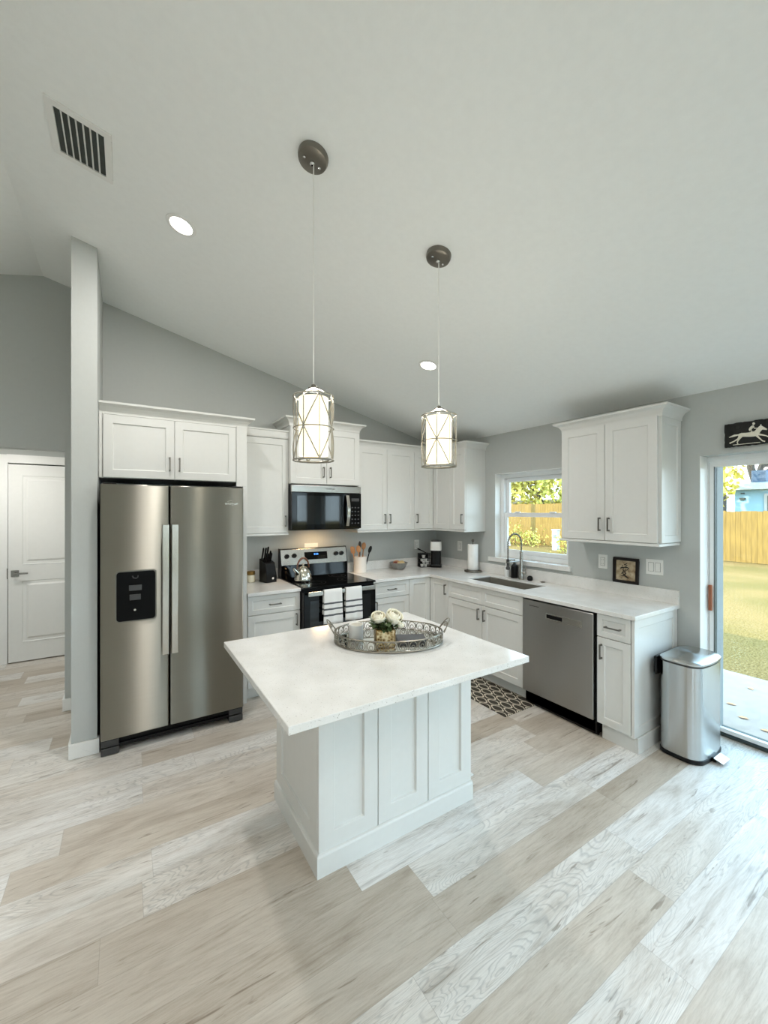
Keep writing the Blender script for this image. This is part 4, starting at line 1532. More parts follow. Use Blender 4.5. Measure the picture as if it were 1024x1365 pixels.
m.sweep_profile(lambda x, d, z: Vector((IX0 - d, -x, z)), PBI, -IY1, -IY0, 0.0, 1.0)
m.build('base_moulding', 'cab', t_)
m = MB()
m.prism([(IX1, IY0 + 0.03, 0.09), (IX1 + 0.05, IY0 + 0.03, 0.09), (IX1 + 0.05, IY0 + 0.03, 0.096), (IX1, IY0 + 0.03, 0.125)], (0, 0.53, 0))
m.build('door_ledge', 'cab', t_)
o = MB().box(-3.032, -1.838, -2.790, -1.815, BZ + 0.0005, 0.914).build('island_countertop', 'quartz', None, 0.003)
tag(recentre(o, (-2.43, -2.3, BZ + 0.0005)), 'large white speckled quartz top of the kitchen island', 'countertop')

# ------------------------------------------------------------------ tray with its things
TC = Vector((-2.282, -2.255, 0.9142))
TA = -0.50
ex_, ey_ = Vector((cos(TA), sin(TA), 0)), Vector((-sin(TA), cos(TA), 0))
TAa, TBb = 0.285, 0.195


def oval(f, a=TAa, c=TBb, z=0.0):
    return TC + ex_ * (a * cos(f)) + ey_ * (c * sin(f)) + Vector((0, 0, z))


t_ = thing('serving_tray', 'oval silver mirrored serving tray with pierced rim on the island', 'tray', TC)
m = MB()
N = 64
V = [oval(2 * pi * k / N, z=0.0005) for k in range(N)] + [oval(2 * pi * k / N, z=0.008) for k in range(N)]
m.add(V, [tuple(range(N - 1, -1, -1)), tuple(range(N, 2 * N))] + [(k, (k + 1) % N, N + (k + 1) % N, N + k) for k in range(N)])
m.build('mirror_base', 'mirror', t_)
m = MB()
for zz, r in ((0.006, 0.005), (0.056, 0.0035)):
    m.tube([oval(2 * pi * k / 72, z=zz) for k in range(72)], r, 8, closed=True)
NR = 34
for k in range(NR):
    f0 = 2 * pi * (k + 0.5) / NR
    c = oval(f0, z=0.0315)
    tn = (oval(f0 + 0.01) - oval(f0 - 0.01)).normalized()
    m.tube([c + tn * (0.0195 * cos(a)) + Vector((0, 0, 0.0215 * sin(a))) for a in [2 * pi * j / 16 for j in range(16)]], 0.0024, 5, closed=True)
    m.tube([c + tn * (0.009 * cos(a)) + Vector((0, 0, -0.006 + 0.010 * sin(a))) for a in [2 * pi * j / 10 for j in range(10)]], 0.0018, 5, closed=True)
    c2 = oval(2 * pi * k / NR, z=0.0)
    m.tube([c2 + Vector((0, 0, 0.006)), c2 + Vector((0, 0, 0.054))], 0.0018, 5)
m.build('pierced_rim', 'silver', t_)
for sg in (1, -1):
    m = MB()
    for q in (-1, 1):
        pts = []
        base = TC + ex_ * (sg * TAa)
        for k in range(15):
            f = k / 14
            ang = pi * f
            pts.append(base + ex_ * (sg * (0.0 + (0.034 + 0.008 * q) * sin(ang))) + ey_ * (q * 0.006 + 0.046 * cos(ang)) + Vector((0, 0, 0.054 + (0.052 + 0.008 * q) * sin(ang))))
        m.tube(pts, 0.0028, 6)
    pts = []
    for k in range(20):
        a = 2 * pi * k / 16
        rr = 0.016 - 0.0006 * k
        pts.append(TC + ex_ * (sg * (TAa + 0.018)) + ey_ * (rr * cos(a)) + Vector((0, 0, 0.082)) + (ex_ * sg * 0.6 + Vector((0, 0, 0.6))) * (rr * sin(a)))
    m.tube(pts, 0.0016, 6)
    m.build('handle', 'silver', t_)

# flower vase, roses, greenery
VC = Vector((-2.352, -2.318, 0.9225))
va = -0.42
vx, vy = Vector((cos(va), sin(va), 0)), Vector((-sin(va), cos(va), 0))
t_ = thing('flower_vase', 'square gold mercury-glass vase standing in the tray', 'vase', VC)
h_, w_ = 0.088, 0.046
m = MB()


def sq(w, z):
    return [VC + vx * (a * w) + vy * (c * w) + Vector((0, 0, z)) for a, c in ((-1, -1), (1, -1), (1, 1), (-1, 1))]


V = sq(w_, 0.0005) + sq(w_, h_) + sq(w_ - 0.004, h_) + sq(w_ - 0.004, 0.01)
fc = [(3, 2, 1, 0), (12, 13, 14, 15)]
for i in range(3):
    for k in range(4):
        q = (k + 1) % 4
        fc.append((i * 4 + k, i * 4 + q, i * 4 + 4 + q, i * 4 + 4 + k))
m.add(V, fc)
m.build('vase_body', 'mercury', t_, 0.002)
m = MB()
for (a, c, d_) in ((w_ + 0.001, -w_, 1), (-w_ - 0.001, -w_, 1)):
    m.tube([VC + vx * a + vy * c + Vector((0, 0, 0.002)), VC + vx * a + vy * c + Vector((0, 0, h_))], 0.0025, 6)
for z in (0.003, h_ - 0.001):
    m.tube([p for p in sq(w_ + 0.0005, z)], 0.0022, 6, closed=True)
m.build('metal_edging', 'gold', t_)


def rose(c, r, tilt, label, seed, group='white roses in the gold vase'):
    rnd = random.Random(seed)
    c = Vector(c)
    t_ = thing('rose', label, 'flower', c, group)
    q = Vector((0, 0, 1)).rotation_difference(Vector(tilt).normalized())
    m = MB()
    for layer, (n, rad, hh, op) in enumerate(((3, 0.28, 1.0, 0.05), (4, 0.5, 0.98, 0.12), (5, 0.72, 0.9, 0.24), (6, 0.95, 0.72, 0.45))):
        for k in range(n):
            a0 = 2 * pi * k / n + layer * 0.7 + rnd.uniform(-0.15, 0.15)
            span = 2 * pi / n * 1.05
            V, fc = [], []
            for i in range(6):
                f = i / 5
                for j in range(7):
                    g = j / 6 - 0.5
                    edge = 1 - (abs(g) * 2) ** 4 * 0.10
                    top_ = (1.25, 1.1, 0.9, 0.55)[layer]
                    ph = -1.2 + (1.2 + top_) * f * edge
                    rr = rad * r * cos(ph) + op * r * max(0, f - 0.75) * 1.6
                    zz = (rad ** 0.6) * r * sin(ph) * 0.92 + 0.12 * r * (1 - rad) - op * r * max(0, f - 0.85)
                    a = a0 + g * span * (0.75 + 0.45 * sin(f * pi * 0.7))
                    V.append(c + q @ Vector((rr * cos(a), rr * sin(a), zz + 0.35 * r)))
            for i in range(5):
                for j in range(6):
                    fc.append((i * 7 + j, i * 7 + j + 1, i * 7 + j + 8, i * 7 + j + 7))
            m.add(V, fc, True)
    o = m.build('petals', 'rose', t_, weld=False)
    sm = o.modifiers.new('petal', 'SOLIDIFY')
    sm.thickness = 0.0012
    st = MB().tube([c + q @ Vector((0, 0, -0.15 * r)), Vector((VC.x * 0.5 + c.x * 0.5, VC.y * 0.5 + c.y * 0.5, 1.0)), Vector((VC.x * 0.8 + c.x * 0.2, VC.y * 0.8 + c.y * 0.2, 0.94))], 0.0025, 6)
    st.build('stem', 'leaf', t_)
    return t_


rose(VC + Vector((-0.035, 0.0, 0.135)), 0.036, (-0.25, -0.35, 1), 'small upright white rose in the vase, on the side towards the range', 1)
rose(VC + Vector((0.036, -0.026, 0.132)), 0.044, (0.12, -0.6, 1), 'large open white rose in the vase, on the side towards the sink', 2)
rose(VC + Vector((0.055, -0.062, 0.103)), 0.018, (0.4, -0.5, 1), 'tiny white rosebud low at the edge of the vase', 5)
rnd = random.Random(11)
m = MB()


def leafquad(m, p, d, up, L_, W_):
    d = d.normalized()
    s_ = d.cross(up).normalized()
    nn = s_.cross(d)
    V = [p, p + d * L_ * 0.35 + s_ * W_ + nn * 0.003, p + d * L_ * 0.75 + s_ * W_ * 0.75 + nn * 0.001, p + d * L_ - nn * 0.006, p + d * L_ * 0.75 - s_ * W_ * 0.75 + nn * 0.001, p + d * L_ * 0.35 - s_ * W_ + nn * 0.003]
    m.add(V, [(0, 1, 2, 3), (0, 3, 4, 5)], True)


for k in range(90):
    a = rnd.uniform(0, 2 * pi)
    rr = rnd.uniform(0.015, 0.06)
    p = VC + Vector((rr * cos(a), rr * sin(a), rnd.uniform(0.085, 0.125)))
    d = Vector((cos(a), sin(a), rnd.uniform(-0.1, 0.8)))
    leafquad(m, p, d, Vector((0, 0, 1)), rnd.uniform(0.03, 0.046), rnd.uniform(0.012, 0.018))
for k in range(12):
    a = 2 * pi * k / 12
    m.tube([VC + Vector((0.02 * cos(a), 0.02 * sin(a), 0.02)), VC + Vector((0.035 * cos(a), 0.035 * sin(a), 0.105))], 0.002, 5)
o = m.build('greenery', 'leaf', None, weld=False)
tag(recentre(o, VC + Vector((0, 0, 0.02))), 'green leaves and stems around the white roses in the gold vase', 'leaves', None, 'stuff')

CC = Vector((-2.430, -2.165, 0.9227))
t_ = thing('candle', 'white candle in a frosted glass, in the tray left of the vase', 'candle', CC)
MB().lathe(CC, [(0.030, 0.004), (0.032, 0.006), (0.032, 0.052), (0.028, 0.054), (0.0, 0.053)], 28).build('wax', 'cream', t_)
MB().lathe(CC, [(0.036, 0.0), (0.038, 0.003), (0.038, 0.080), (0.0365, 0.081), (0.0345, 0.079), (0.0345, 0.004)], 28, cap=False).build('glass', 'frost', t_)
MB().tube([CC + Vector((0, 0, 0.05)), CC + Vector((0.001, 0, 0.062))], 0.0012, 5).build('wick', 'black', t_)
BC = Vector((-2.195, -2.335, 0.9226))
ba = -0.5
bx_, by_ = Vector((cos(ba), sin(ba), 0)), Vector((-sin(ba), cos(ba), 0))
t_ = thing('booklet', 'dark grey booklet lying flat in the tray right of the vase', 'book', BC)
m = MB()
FBk = lambda x, d, z: BC + bx_ * x + by_ * d + Vector((0, 0, z))
m.fbox(FBk, -0.075, 0.075, -0.05, 0.05, 0.0, 0.003)
m.fbox(FBk, -0.075, 0.075, -0.05, 0.05, 0.015, 0.018)
m.fbox(FBk, -0.075, -0.072, -0.05, 0.05, 0.003, 0.015)
m.build('cover', 'slate', t_, 0.001, 1)
MB().fbox(FBk, -0.071, 0.073, -0.048, 0.048, 0.0032, 0.0148).build('pages', 'darkgrey', t_)


# ------------------------------------------------------------------ pendants
def pendant(x, y, ztop, zbot, rc, rot, label):
    zc_ = ceil_z(x)
    p0 = Vector((x, y, zc_))
    t_ = thing('pendant_lamp', label, 'pendant lamp', (x, y, zbot), 'pendant lamps over the island')
    m = MB().lathe(p0, [(0.066, 0.0005), (0.066, 0.012), (0.062, 0.024), (0.05, 0.028), (0.0, 0.030)], 40, axis=CN)
    cn = m.build('ceiling_canopy', 'nickel', t_)
    side = Vector((0, 1, 0)).cross(CN).normalized()
    m = MB()
    for q in (-1, 1):
        m.lathe(p0 + CN * 0.028 + side * (0.036 * q), [(0.006, 0), (0.006, 0.006), (0.003, 0.009), (0, 0.009)], 12, axis=CN)
    m.build('screw', 'chrome', cn)
    MB().lathe(p0 + CN * 0.026, [(0.011, 0), (0.011, 0.012), (0.005, 0.018), (0, 0.018)], 14, axis=(0, 0, -1)).build('strain_relief', 'chrome', cn)
    MB().tube([(x, y, zc_ - 0.03), (x, y, ztop + 0.045)], 0.0026, 8).build('cord', 'plate', t_)
    MB().lathe((x, y, ztop + 0.02), [(0.0, 0.034), (0.010, 0.032), (0.012, 0.022), (0.024, 0.018), (0.024, 0.012), (0.0, 0.010)][::-1], 24).build('socket_cap', 'nickel', t_)
    bl = bpy.data.lights.new('bulb', 'POINT')
    bl.energy = 5.0
    bl.color = (1.0, 0.93, 0.82)
    bl.shadow_soft_size = 0.03
    bo = bpy.data.objects.new('pendant_bulb', bl)
    bo.location = (x, y, ztop + 0.012)
    COL.objects.link(bo)
    # linen shade
    rs, zs0, zs1 = rc * 0.735, zbot + 0.02, ztop - 0.006
    m = MB().lathe((x, y, 0), [(rs - 0.002, zs0), (rs, zs0), (rs, zs1), (rs - 0.002, zs1)], 40, cap=False)
    m.add([(x + rs * cos(2 * pi * k / 40), y + rs * sin(2 * pi * k / 40), zs1) for k in range(40)], [tuple(range(40))])
    m.add([(x + (rs - 0.003) * cos(2 * pi * k / 40), y + (rs - 0.003) * sin(2 * pi * k / 40), zs0 + 0.004) for k in range(40)], [tuple(range(39, -1, -1))])
    m.build('lamp_shade', 'shade', t_, weld=False)
    m = MB()
    cpt = lambda a, z: Vector((x + rc * cos(a), y + rc * sin(a), z))
    zm = (ztop + zbot) / 2
    for zz, r in ((ztop, 0.0034), (zm, 0.0026), (zbot, 0.0038)):
        m.tube([cpt(2 * pi * k / 40, zz) for k in range(40)], r, 6, closed=True)
    m.tube([Vector((x + (rs + 0.001) * cos(2 * pi * k / 36), y + (rs + 0.001) * sin(2 * pi * k / 36), zbot)) for k in range(36)], 0.003, 6, closed=True)
    for k in range(4):
        a = rot + pi / 2 * k
        m.tube([cpt(a, zbot), cpt(a, ztop)], 0.0026, 6)
        m.tube([cpt(a - pi / 4, zbot), cpt(a - pi / 4, ztop)], 0.0016, 6)
        for q in (-1, 1):
            for za, zb_ in ((zm, ztop), (zm, zbot)):
                m.tube([cpt(a + q * pi / 4 * j / 6, za + (zb_ - za) * j / 6) for j in range(7)], 0.0026, 6)
        m.ball(cpt(a, zm), 0.006, 8, 6)
        m.tube([Vector((x + 0.02 * cos(a), y + 0.02 * sin(a), ztop + 0.034)), cpt(a, ztop)], 0.002, 6)
        m.tube([Vector((x + rs * cos(a), y + rs * sin(a), zbot)), cpt(a, zbot)], 0.002, 6)
    m.build('wire_cage', 'cage', t_)
    return t_


cdir = lambda x, y: atan2(CAM[1] - y, CAM[0] - x)
pendant(-2.783, -2.417, 2.095, 1.822, 0.086, cdir(-2.783, -2.417) - 0.50, 'lit caged drum pendant nearer the refrigerator, above the island')
pendant(-2.064, -2.405, 2.105, 1.838, 0.090, cdir(-2.064, -2.405) - 0.12, 'lit caged drum pendant nearer the window, above the island')


# ------------------------------------------------------------------ recessed downlights and the vent
def downlight(x, y, label, vis=True):
    p = Vector((x, y, ceil_z(x)))
    nn = CN if x > RIDGE else Vector((SLOPE, 0, -1)).normalized()
    t_ = thing('recessed_downlight', label, 'ceiling light', p, 'recessed lights in the sloped ceiling')
    MB().lathe(p, [(0.078, 0.0), (0.082, 0.003), (0.080, 0.006), (0.062, 0.008), (0.060, 0.004)], 40, axis=nn, cap=False).build('trim_ring', 'trim', t_)
    MB().lathe(p, [(0.061, 0.0035), (0.0, 0.0035)], 32, axis=nn, cap=False).build('lens', 'lens', t_)
    ld = bpy.data.lights.new('downlight', 'AREA')
    ld.shape = 'DISK'
    ld.size = 0.12
    ld.energy = CAN_W
    ld.color = CAN_COL
    lo = bpy.data.objects.new('downlight_lamp', ld)
    lo.location = p + nn * 0.0085
    lo.rotation_euler = nn.to_track_quat('-Z', 'Y').to_euler()
    COL.objects.link(lo)


downlight(-3.20, -1.50, 'lit recessed downlight in the sloped ceiling, the one nearer the air vent')
downlight(-1.38, -1.50, 'lit recessed downlight in the sloped ceiling, the one beside the farther pendant cord')
for x, y in ((-3.2, -4.7), (-1.3, -4.7), (-3.2, -7.0), (-1.3, -7.0), (-5.6, -2.6), (-5.6, -5.6)):  # unseen lamps added to light the room
    downlight(x, y, 'unseen recessed downlight added out of view to light the room')
# hallway light
ld = bpy.data.lights.new('hall_light', 'AREA')
ld.shape = 'DISK'
ld.size = 0.2
ld.energy = 9
ld.color = CAN_COL
lo = bpy.data.objects.new('hall_lamp', ld)
lo.location = (-4.55, 0.75, 2.345)
COL.objects.link(lo)
t_ = thing('hall_ceiling_light', 'round flush ceiling light inside the hallway in front of the white door', 'ceiling light', (-4.55, 0.75, 2.40))
MB().lathe((-4.55, 0.75, 2.3995), [(0.15, 0.0), (0.15, 0.02), (0.14, 0.025)], 36, axis=(0, 0, -1)).build('rim', 'nickel', t_)
MB().lathe((-4.55, 0.75, 2.374), [(0.138, 0.0), (0.12, 0.018), (0.06, 0.026), (0.0, 0.027)], 36, axis=(0, 0, -1), cap=False).build('lens', 'lens', t_)

TX = Vector((1, 0, -SLOPE)).normalized()
t_ = thing('air_vent', 'square white slatted air vent in the sloped ceiling', 'air vent', (-3.65, -1.68, ceil_z(-3.65)))
o0 = Vector((-3.65, -1.68, ceil_z(-3.65)))
FV = lambda x, d, z: o0 + TX * x + Vector((0, 1, 0)) * z + CN * d
hw, hh = 0.126, 0.162
m = MB()
e = 0.03
m.fbox(FV, -hw, hw, 0.0, 0.008, -hh, -hh + e)
m.fbox(FV, -hw, hw, 0.0, 0.008, hh - e, hh)
m.fbox(FV, -hw, -hw + e, 0.0, 0.008, -hh + e, hh - e)
m.fbox(FV, hw - e, hw, 0.0, 0.008, -hh + e, hh - e)
m.build('vent_frame', 'trim', t_, 0.002)
MB().fbox(FV, -hw + e, hw - e, 0.0003, 0.001, -hh + e, hh - e).build('vent_shade_sheet', 'galv', t_)  # flat dark sheet standing in for the shade between the slats
m = MB()
iw = 2 * (hw - e)
for k in range(6):
    xx = -hw + e + iw * (k + 1) / 7
    m.hexa([FV(xx - 0.005, 0.001, -hh + e), FV(xx - 0.002, 0.001, -hh + e), FV(xx - 0.002, 0.001, hh - e), FV(xx - 0.005, 0.001, hh - e),
            FV(xx + 0.003, 0.011, -hh + e), FV(xx + 0.006, 0.011, -hh + e), FV(xx + 0.006, 0.011, hh - e), FV(xx + 0.003, 0.011, hh - e)])
m.build('slat', 'trim', t_)


# ------------------------------------------------------------------ outlets and switches
def wall_plate(F, x, z, w, h, kind, label, name):
    t_ = thing(name, label, 'light switch' if kind == 'switch' else 'outlet', F(x, 0, z))
    MB().fbox(F, x - w / 2, x + w / 2, 0.0005, 0.006, z - h / 2, z + h / 2).build('plate', 'plate', t_, 0.002)
    n = max(1, round(w / 0.062)) if w > 0.09 else 1
    for k in range(n):
        cx_ = x + (k - (n - 1) / 2) * 0.046
        MB().fbox(F, cx_ - 0.0185, cx_ + 0.0185, 0.0060, 0.0066, z - 0.035, z + 0.035).build('surround', 'slot', t_)
        m = MB().fbox(F, cx_ - 0.0165, cx_ + 0.0165, 0.0067, 0.0085, z - 0.033, z + 0.033)
        r_ = m.build('rocker' if kind == 'switch' else 'receptacle', 'plate', t_, 0.001, 1)
        if kind == 'outlet':
            m = MB()
            for zz in (z - 0.018, z + 0.018):
                for q in (-0.006, 0.006):
                    m.fbox(F, cx_ + q - 0.001, cx_ + q + 0.001, 0.0086, 0.0090, zz - 0.004, zz + 0.004)
            m.build('slot', 'slot', r_)
    return t_


wall_plate(FR, 2.147, 1.172, 0.075, 0.118, 'outlet', 'white outlet on the wall between the window and the framed calligraphy', 'wall_outlet')
wall_plate(FR, 2.537, 1.171, 0.118, 0.118, 'switch', 'white double light switch on the wall right of the framed calligraphy', 'light_switch')
wall_plate(FR, 0.438, 1.176, 0.075, 0.118, 'outlet', 'white outlet on the side wall between the coffee maker and the paper towels', 'wall_outlet')
wall_plate(FB, -0.325, 1.176, 0.075, 0.118, 'outlet', 'white outlet on the back wall behind the pod basket', 'wall_outlet')
# outlet lying sideways above the range
t_ = thing('wall_outlet', 'sideways outlet on the wall just above the range back', 'outlet', (-1.762, 0, 1.222))
MB().fbox(FB, -1.838, -1.684, 0.0005, 0.006, 1.186, 1.254).build('plate', 'plate', t_, 0.002)
m = MB()
m.fbox(FB, -1.80, -1.722, 0.0062, 0.0085, 1.204, 1.236)
m.build('receptacle', 'plate', t_, 0.001, 1)

# ------------------------------------------------------------------ framed calligraphy
PY0, PY1, PZ0, PZ1 = 2.238, 2.431, 1.0165, 1.222
lean = 0.035
t_ = thing('picture_frame', 'dark framed brush calligraphy leaning on the backsplash ledge', 'picture', FR((PY0 + PY1) / 2, 0.01, PZ0))
FP = lambda x, d, z: FR(x, 0.003 + d + 0.012 * (1 - (z - PZ0) / (PZ1 - PZ0)) * 0.6, z)
m = MB()
f_ = 0.022
m.fbox(FP, PY0, PY1, 0, 0.016, PZ0, PZ0 + f_)
m.fbox(FP, PY0, PY1, 0, 0.016, PZ1 - f_, PZ1)
m.fbox(FP, PY0, PY0 + f_, 0, 0.016, PZ0 + f_, PZ1 - f_)
m.fbox(FP, PY1 - f_, PY1, 0, 0.016, PZ0 + f_, PZ1 - f_)
m.build('frame', 'frame', t_, 0.002)
MB().fbox(FP, PY0 + f_, PY1 - f_, 0.004, 0.008, PZ0 + f_, PZ1 - f_).build('paper', 'art', t_)
m = MB()


def stroke(m, P, px0, px1, py0, py1):
    """P = [(px, py, half width)] in picture pixels mapped on the paper."""
    x0, x1, z0, z1 = PY0 + f_, PY1 - f_, PZ0 + f_, PZ1 - f_
    L_, R_ = [], []
    for i, (a, c, w) in enumerate(P):
        q = P[min(i + 1, len(P) - 1)]
        r = P[max(i - 1, 0)]
        tx_, tz_ = q[0] - r[0], q[1] - r[1]
        ln = sqrt(tx_ * tx_ + tz_ * tz_) or 1
        nx, nz = -tz_ / ln, tx_ / ln
        for sg, lst in ((1, L_), (-1, R_)):
            u_ = (a + sg * nx * w - px0) / (px1 - px0)
            v_ = (c + sg * nz * w - py0) / (py1 - py0)
            lst.append((x0 + (x1 - x0) * u_, z1 - (z1 - z0) * v_))
    for i in range(len(P) - 1):
        A = [L_[i], L_[i + 1], R_[i + 1], R_[i]]
        m.add([FP(x, 0.0083, z) for x, z in A] + [FP(x, 0.0088, z) for x, z in A], [(0, 1, 2, 3), (7, 6, 5, 4), (0, 1, 5, 4), (1, 2, 6, 5), (2, 3, 7, 6), (3, 0, 4, 7)])


for P in ([(335, 178, 3), (318, 195, 9), (285, 205, 6)], [(262, 212, 3), (258, 235, 8), (250, 246, 2)], [(300, 215, 4), (310, 232, 8), (306, 240, 3)],
          [(340, 205, 3), (325, 225, 8), (320, 240, 2)], [(222, 272, 4), (240, 262, 10), (285, 252, 8), (345, 250, 9), (362, 262, 10), (348, 280, 3)],
          [(230, 270, 6), (236, 290, 4)], [(275, 262, 6), (270, 300, 9), (300, 316, 7), (325, 300, 5), (332, 285, 2)], [(300, 275, 4), (310, 292, 7), (304, 298, 3)],
          [(335, 275, 3), (346, 290, 6), (340, 298, 2)], [(280, 318, 5), (262, 345, 9), (240, 362, 3)], [(268, 335, 5), (310, 332, 9), (318, 350, 9), (285, 385, 9), (232, 402, 3)],
          [(262, 350, 4), (290, 378, 10), (330, 410, 12), (368, 430, 6)]):
    stroke(m, P, 150, 478, 135, 470)
m.build('brush_character', 'ink', t_)

# ------------------------------------------------------------------ horse plaque over the sliding door
HY0, HY1, HZ0, HZ1 = 2.966, 3.222, 2.030, 2.186
t_ = thing('horse_plaque', 'black wooden plaque with a white galloping horse and rider above the sliding door', 'plaque', FR(3.09, 0, 2.03))
rnd = random.Random(4)
pts = []
for k in range(26):
    pts.append((HY0 + (HY1 - HY0) * k / 25, HZ1 + rnd.uniform(-0.003, 0.002)))
for k in range(8):
    pts.append((HY1 + rnd.uniform(-0.002, 0.002), HZ1 + (HZ0 - HZ1) * (k + 1) / 9))
for k in range(26):
    pts.append((HY1 + (HY0 - HY1) * k / 25, HZ0 + rnd.uniform(-0.002, 0.003)))
for k in range(8):
    pts.append((HY0 + rnd.uniform(-0.002, 0.002), HZ0 + (HZ1 - HZ0) * (k + 1) / 9))
MB().prism([FR(x, 0.001, z) for x, z in pts], FR(0, 0.026, 0)).build('board', 'signboard', t_)


def hmap(px, py):
    f = (px - 388) / 499.0
    x = HY0 + 0.216 * f
    yt = 220 - 60 * f
    yb = 480 - 45 * f
    return x, HZ1 - 0.156 * (py - yt) / (yb - yt)


def blob(m, poly, d0=0.0265, th=0.004):
    P = [hmap(a, c) for a, c in poly]
    m.prism([FR(x, d0, z) for x, z in P], FR(0, th, 0))


def limb(m, pts, d0=0.0265, th=0.0035):
    L_, R_ = [], []
    for i, (a, c, w) in enumerate(pts):
        q, r = pts[min(i + 1, len(pts) - 1)], pts[max(i - 1, 0)]
        tx_, tz_ = q[0] - r[0], q[1] - r[1]
        ln = sqrt(tx_ * tx_ + tz_ * tz_) or 1
        L_.append((a - tz_ / ln * w, c + tx_ / ln * w))
        R_.append((a + tz_ / ln * w, c - tx_ / ln * w))
    for i in range(len(pts) - 1):
        blob(m, [L_[i], L_[i + 1], R_[i + 1], R_[i]], d0, th)


m = MB()
blob(m, [(552, 345), (560, 328), (590, 318), (640, 318), (690, 312), (740, 300), (765, 270), (790, 247), (815, 238), (822, 246), (850, 262), (876, 280), (868, 290), (845, 286),
         (822, 284), (806, 300), (792, 322), (775, 345), (740, 358), (690, 362), (640, 360), (600, 360), (570, 372), (556, 365)])
limb(m, [(556, 338, 6), (510, 346, 11), (445, 366, 4)])
limb(m, [(575, 352, 15), (548, 385, 8), (500, 412, 6), (450, 432, 7)])
limb(m, [(592, 350, 13), (556, 392, 8), (540, 420, 6), (548, 440, 7)])
limb(m, [(758, 345, 14), (790, 378, 8), (825, 410, 6), (852, 416, 6)])
limb(m, [(772, 335, 12), (815, 342, 8), (860, 352, 6), (905, 372, 6)])
limb(m, [(800, 244, 4), (806, 230, 4), (812, 226, 1)])
m.build('horse', 'bone', t_)
m = MB()
blob(m, [(682, 300), (676, 280), (690, 255), (712, 238), (728, 236), (738, 250), (728, 262), (712, 272), (706, 288), (700, 305)], 0.0308, 0.004)
limb(m, [(720, 250, 6), (740, 268, 5), (768, 268, 4)], 0.0308, 0.004)
limb(m, [(690, 290, 9), (712, 302, 6), (702, 325, 5)], 0.0308, 0.004)
blob(m, [(718, 228), (716, 212), (726, 202), (740, 204), (746, 214), (740, 226), (728, 232)], 0.0308, 0.004)
m.build('rider', 'bone', t_)
m = MB()
limb(m, [(490, 452, 3), (620, 440, 3), (800, 424, 3)], 0.0265, 0.0025)
m.build('ground_line', 'bone', t_)

# ------------------------------------------------------------------ counter things
# kettle
KC = Vector((-2.005, -0.375, 0.9226))
t_ = thing('kettle', 'shiny steel kettle with brown arched handle on the cooktop', 'kettle', KC)
MB().lathe(KC, [(0.078, 0.0), (0.083, 0.006), (0.084, 0.02), (0.078, 0.065), (0.062, 0.105), (0.046, 0.125), (0.043, 0.128)], 36).build('kettle_body', 'mirror_steel', t_)
MB().lathe(KC, [(0.043, 0.1285), (0.040, 0.136), (0.02, 0.143), (0.008, 0.145), (0.008, 0.153), (0.013, 0.16), (0.010, 0.168), (0.0, 0.170)], 28).build('kettle_lid', 'mirror_steel', t_)
m = MB().tube([KC + Vector((-0.055, -0.02, 0.075)), KC + Vector((-0.085, -0.03, 0.105)), KC + Vector((-0.112, -0.04, 0.132))], [0.022, 0.016, 0.011], 14)
m.build('spout', 'mirror_steel', t_)
hp = []
hd = Vector((0.94, 0.34, 0))
for k in range(17):
    a = pi * k / 16
    hp.append(KC + hd * (0.075 * cos(a)) + Vector((0, 0, 0.125 + 0.098 * sin(a))))
m = MB().tube(hp, [0.006 + 0.005 * sin(pi * k / 16) for k in range(17)], 10)
m.build('handle', 'copper', t_)
# knife block and knives
KB = Vector((-2.292, -0.175, 0.9142))
ka = 0.28
kx, ky = Vector((cos(ka), sin(ka), 0)), Vector((-sin(ka), cos(ka), 0))
t_ = thing('knife_block', 'black slanted knife block on the counter left of the range', 'knife block', KB)
FK = lambda x, d, z: KB + kx * x - ky * d + Vector((0, 0, z))
m = MB()
V = []
for x in (-0.055, 0.055):
    V += [FK(x, -0.06, 0.0), FK(x, 0.075, 0.0), FK(x, 0.075, 0.065), FK(x, 0.045, 0.185), FK(x, -0.06, 0.225)]
m.add(V, [(0, 1, 2, 3, 4), (9, 8, 7, 6, 5)] + [(k, (k + 1) % 5, 5 + (k + 1) % 5, 5 + k) for k in range(5)])
m.build('block', 'black', t_, 0.004)
m = MB().lathe(FK(0.012, 0.0752, 0.04), [(0.011, 0), (0.011, 0.0015), (0, 0.0015)], 16, axis=-ky)
m.build('emblem', 'plate', t_)
kn = [(-0.04, -0.035, 0.118, 0), (-0.013, -0.035, 0.118, 1), (0.014, -0.038, 0.125, 2), (0.041, -0.03, 0.085, 3), (-0.034, 0.012, 0.085, 4), (-0.006, 0.012, 0.08, 5), (0.024, 0.014, 0.085, 6)]
nm = ['tall black knife handle at the wall-side left corner of the knife block', 'tall black knife handle second from the left in the back row of the block', 'tallest black knife handle in the middle of the knife block',
      'short black knife handle at the end of the back row nearest the range', 'short black knife handle at the left of the front row of the block', 'short black knife handle in the middle of the front row', 'short black knife handle at the range end of the front row']
kaxis = (Vector((0, 0, 1)) + (-ky) * 0.28).normalized()
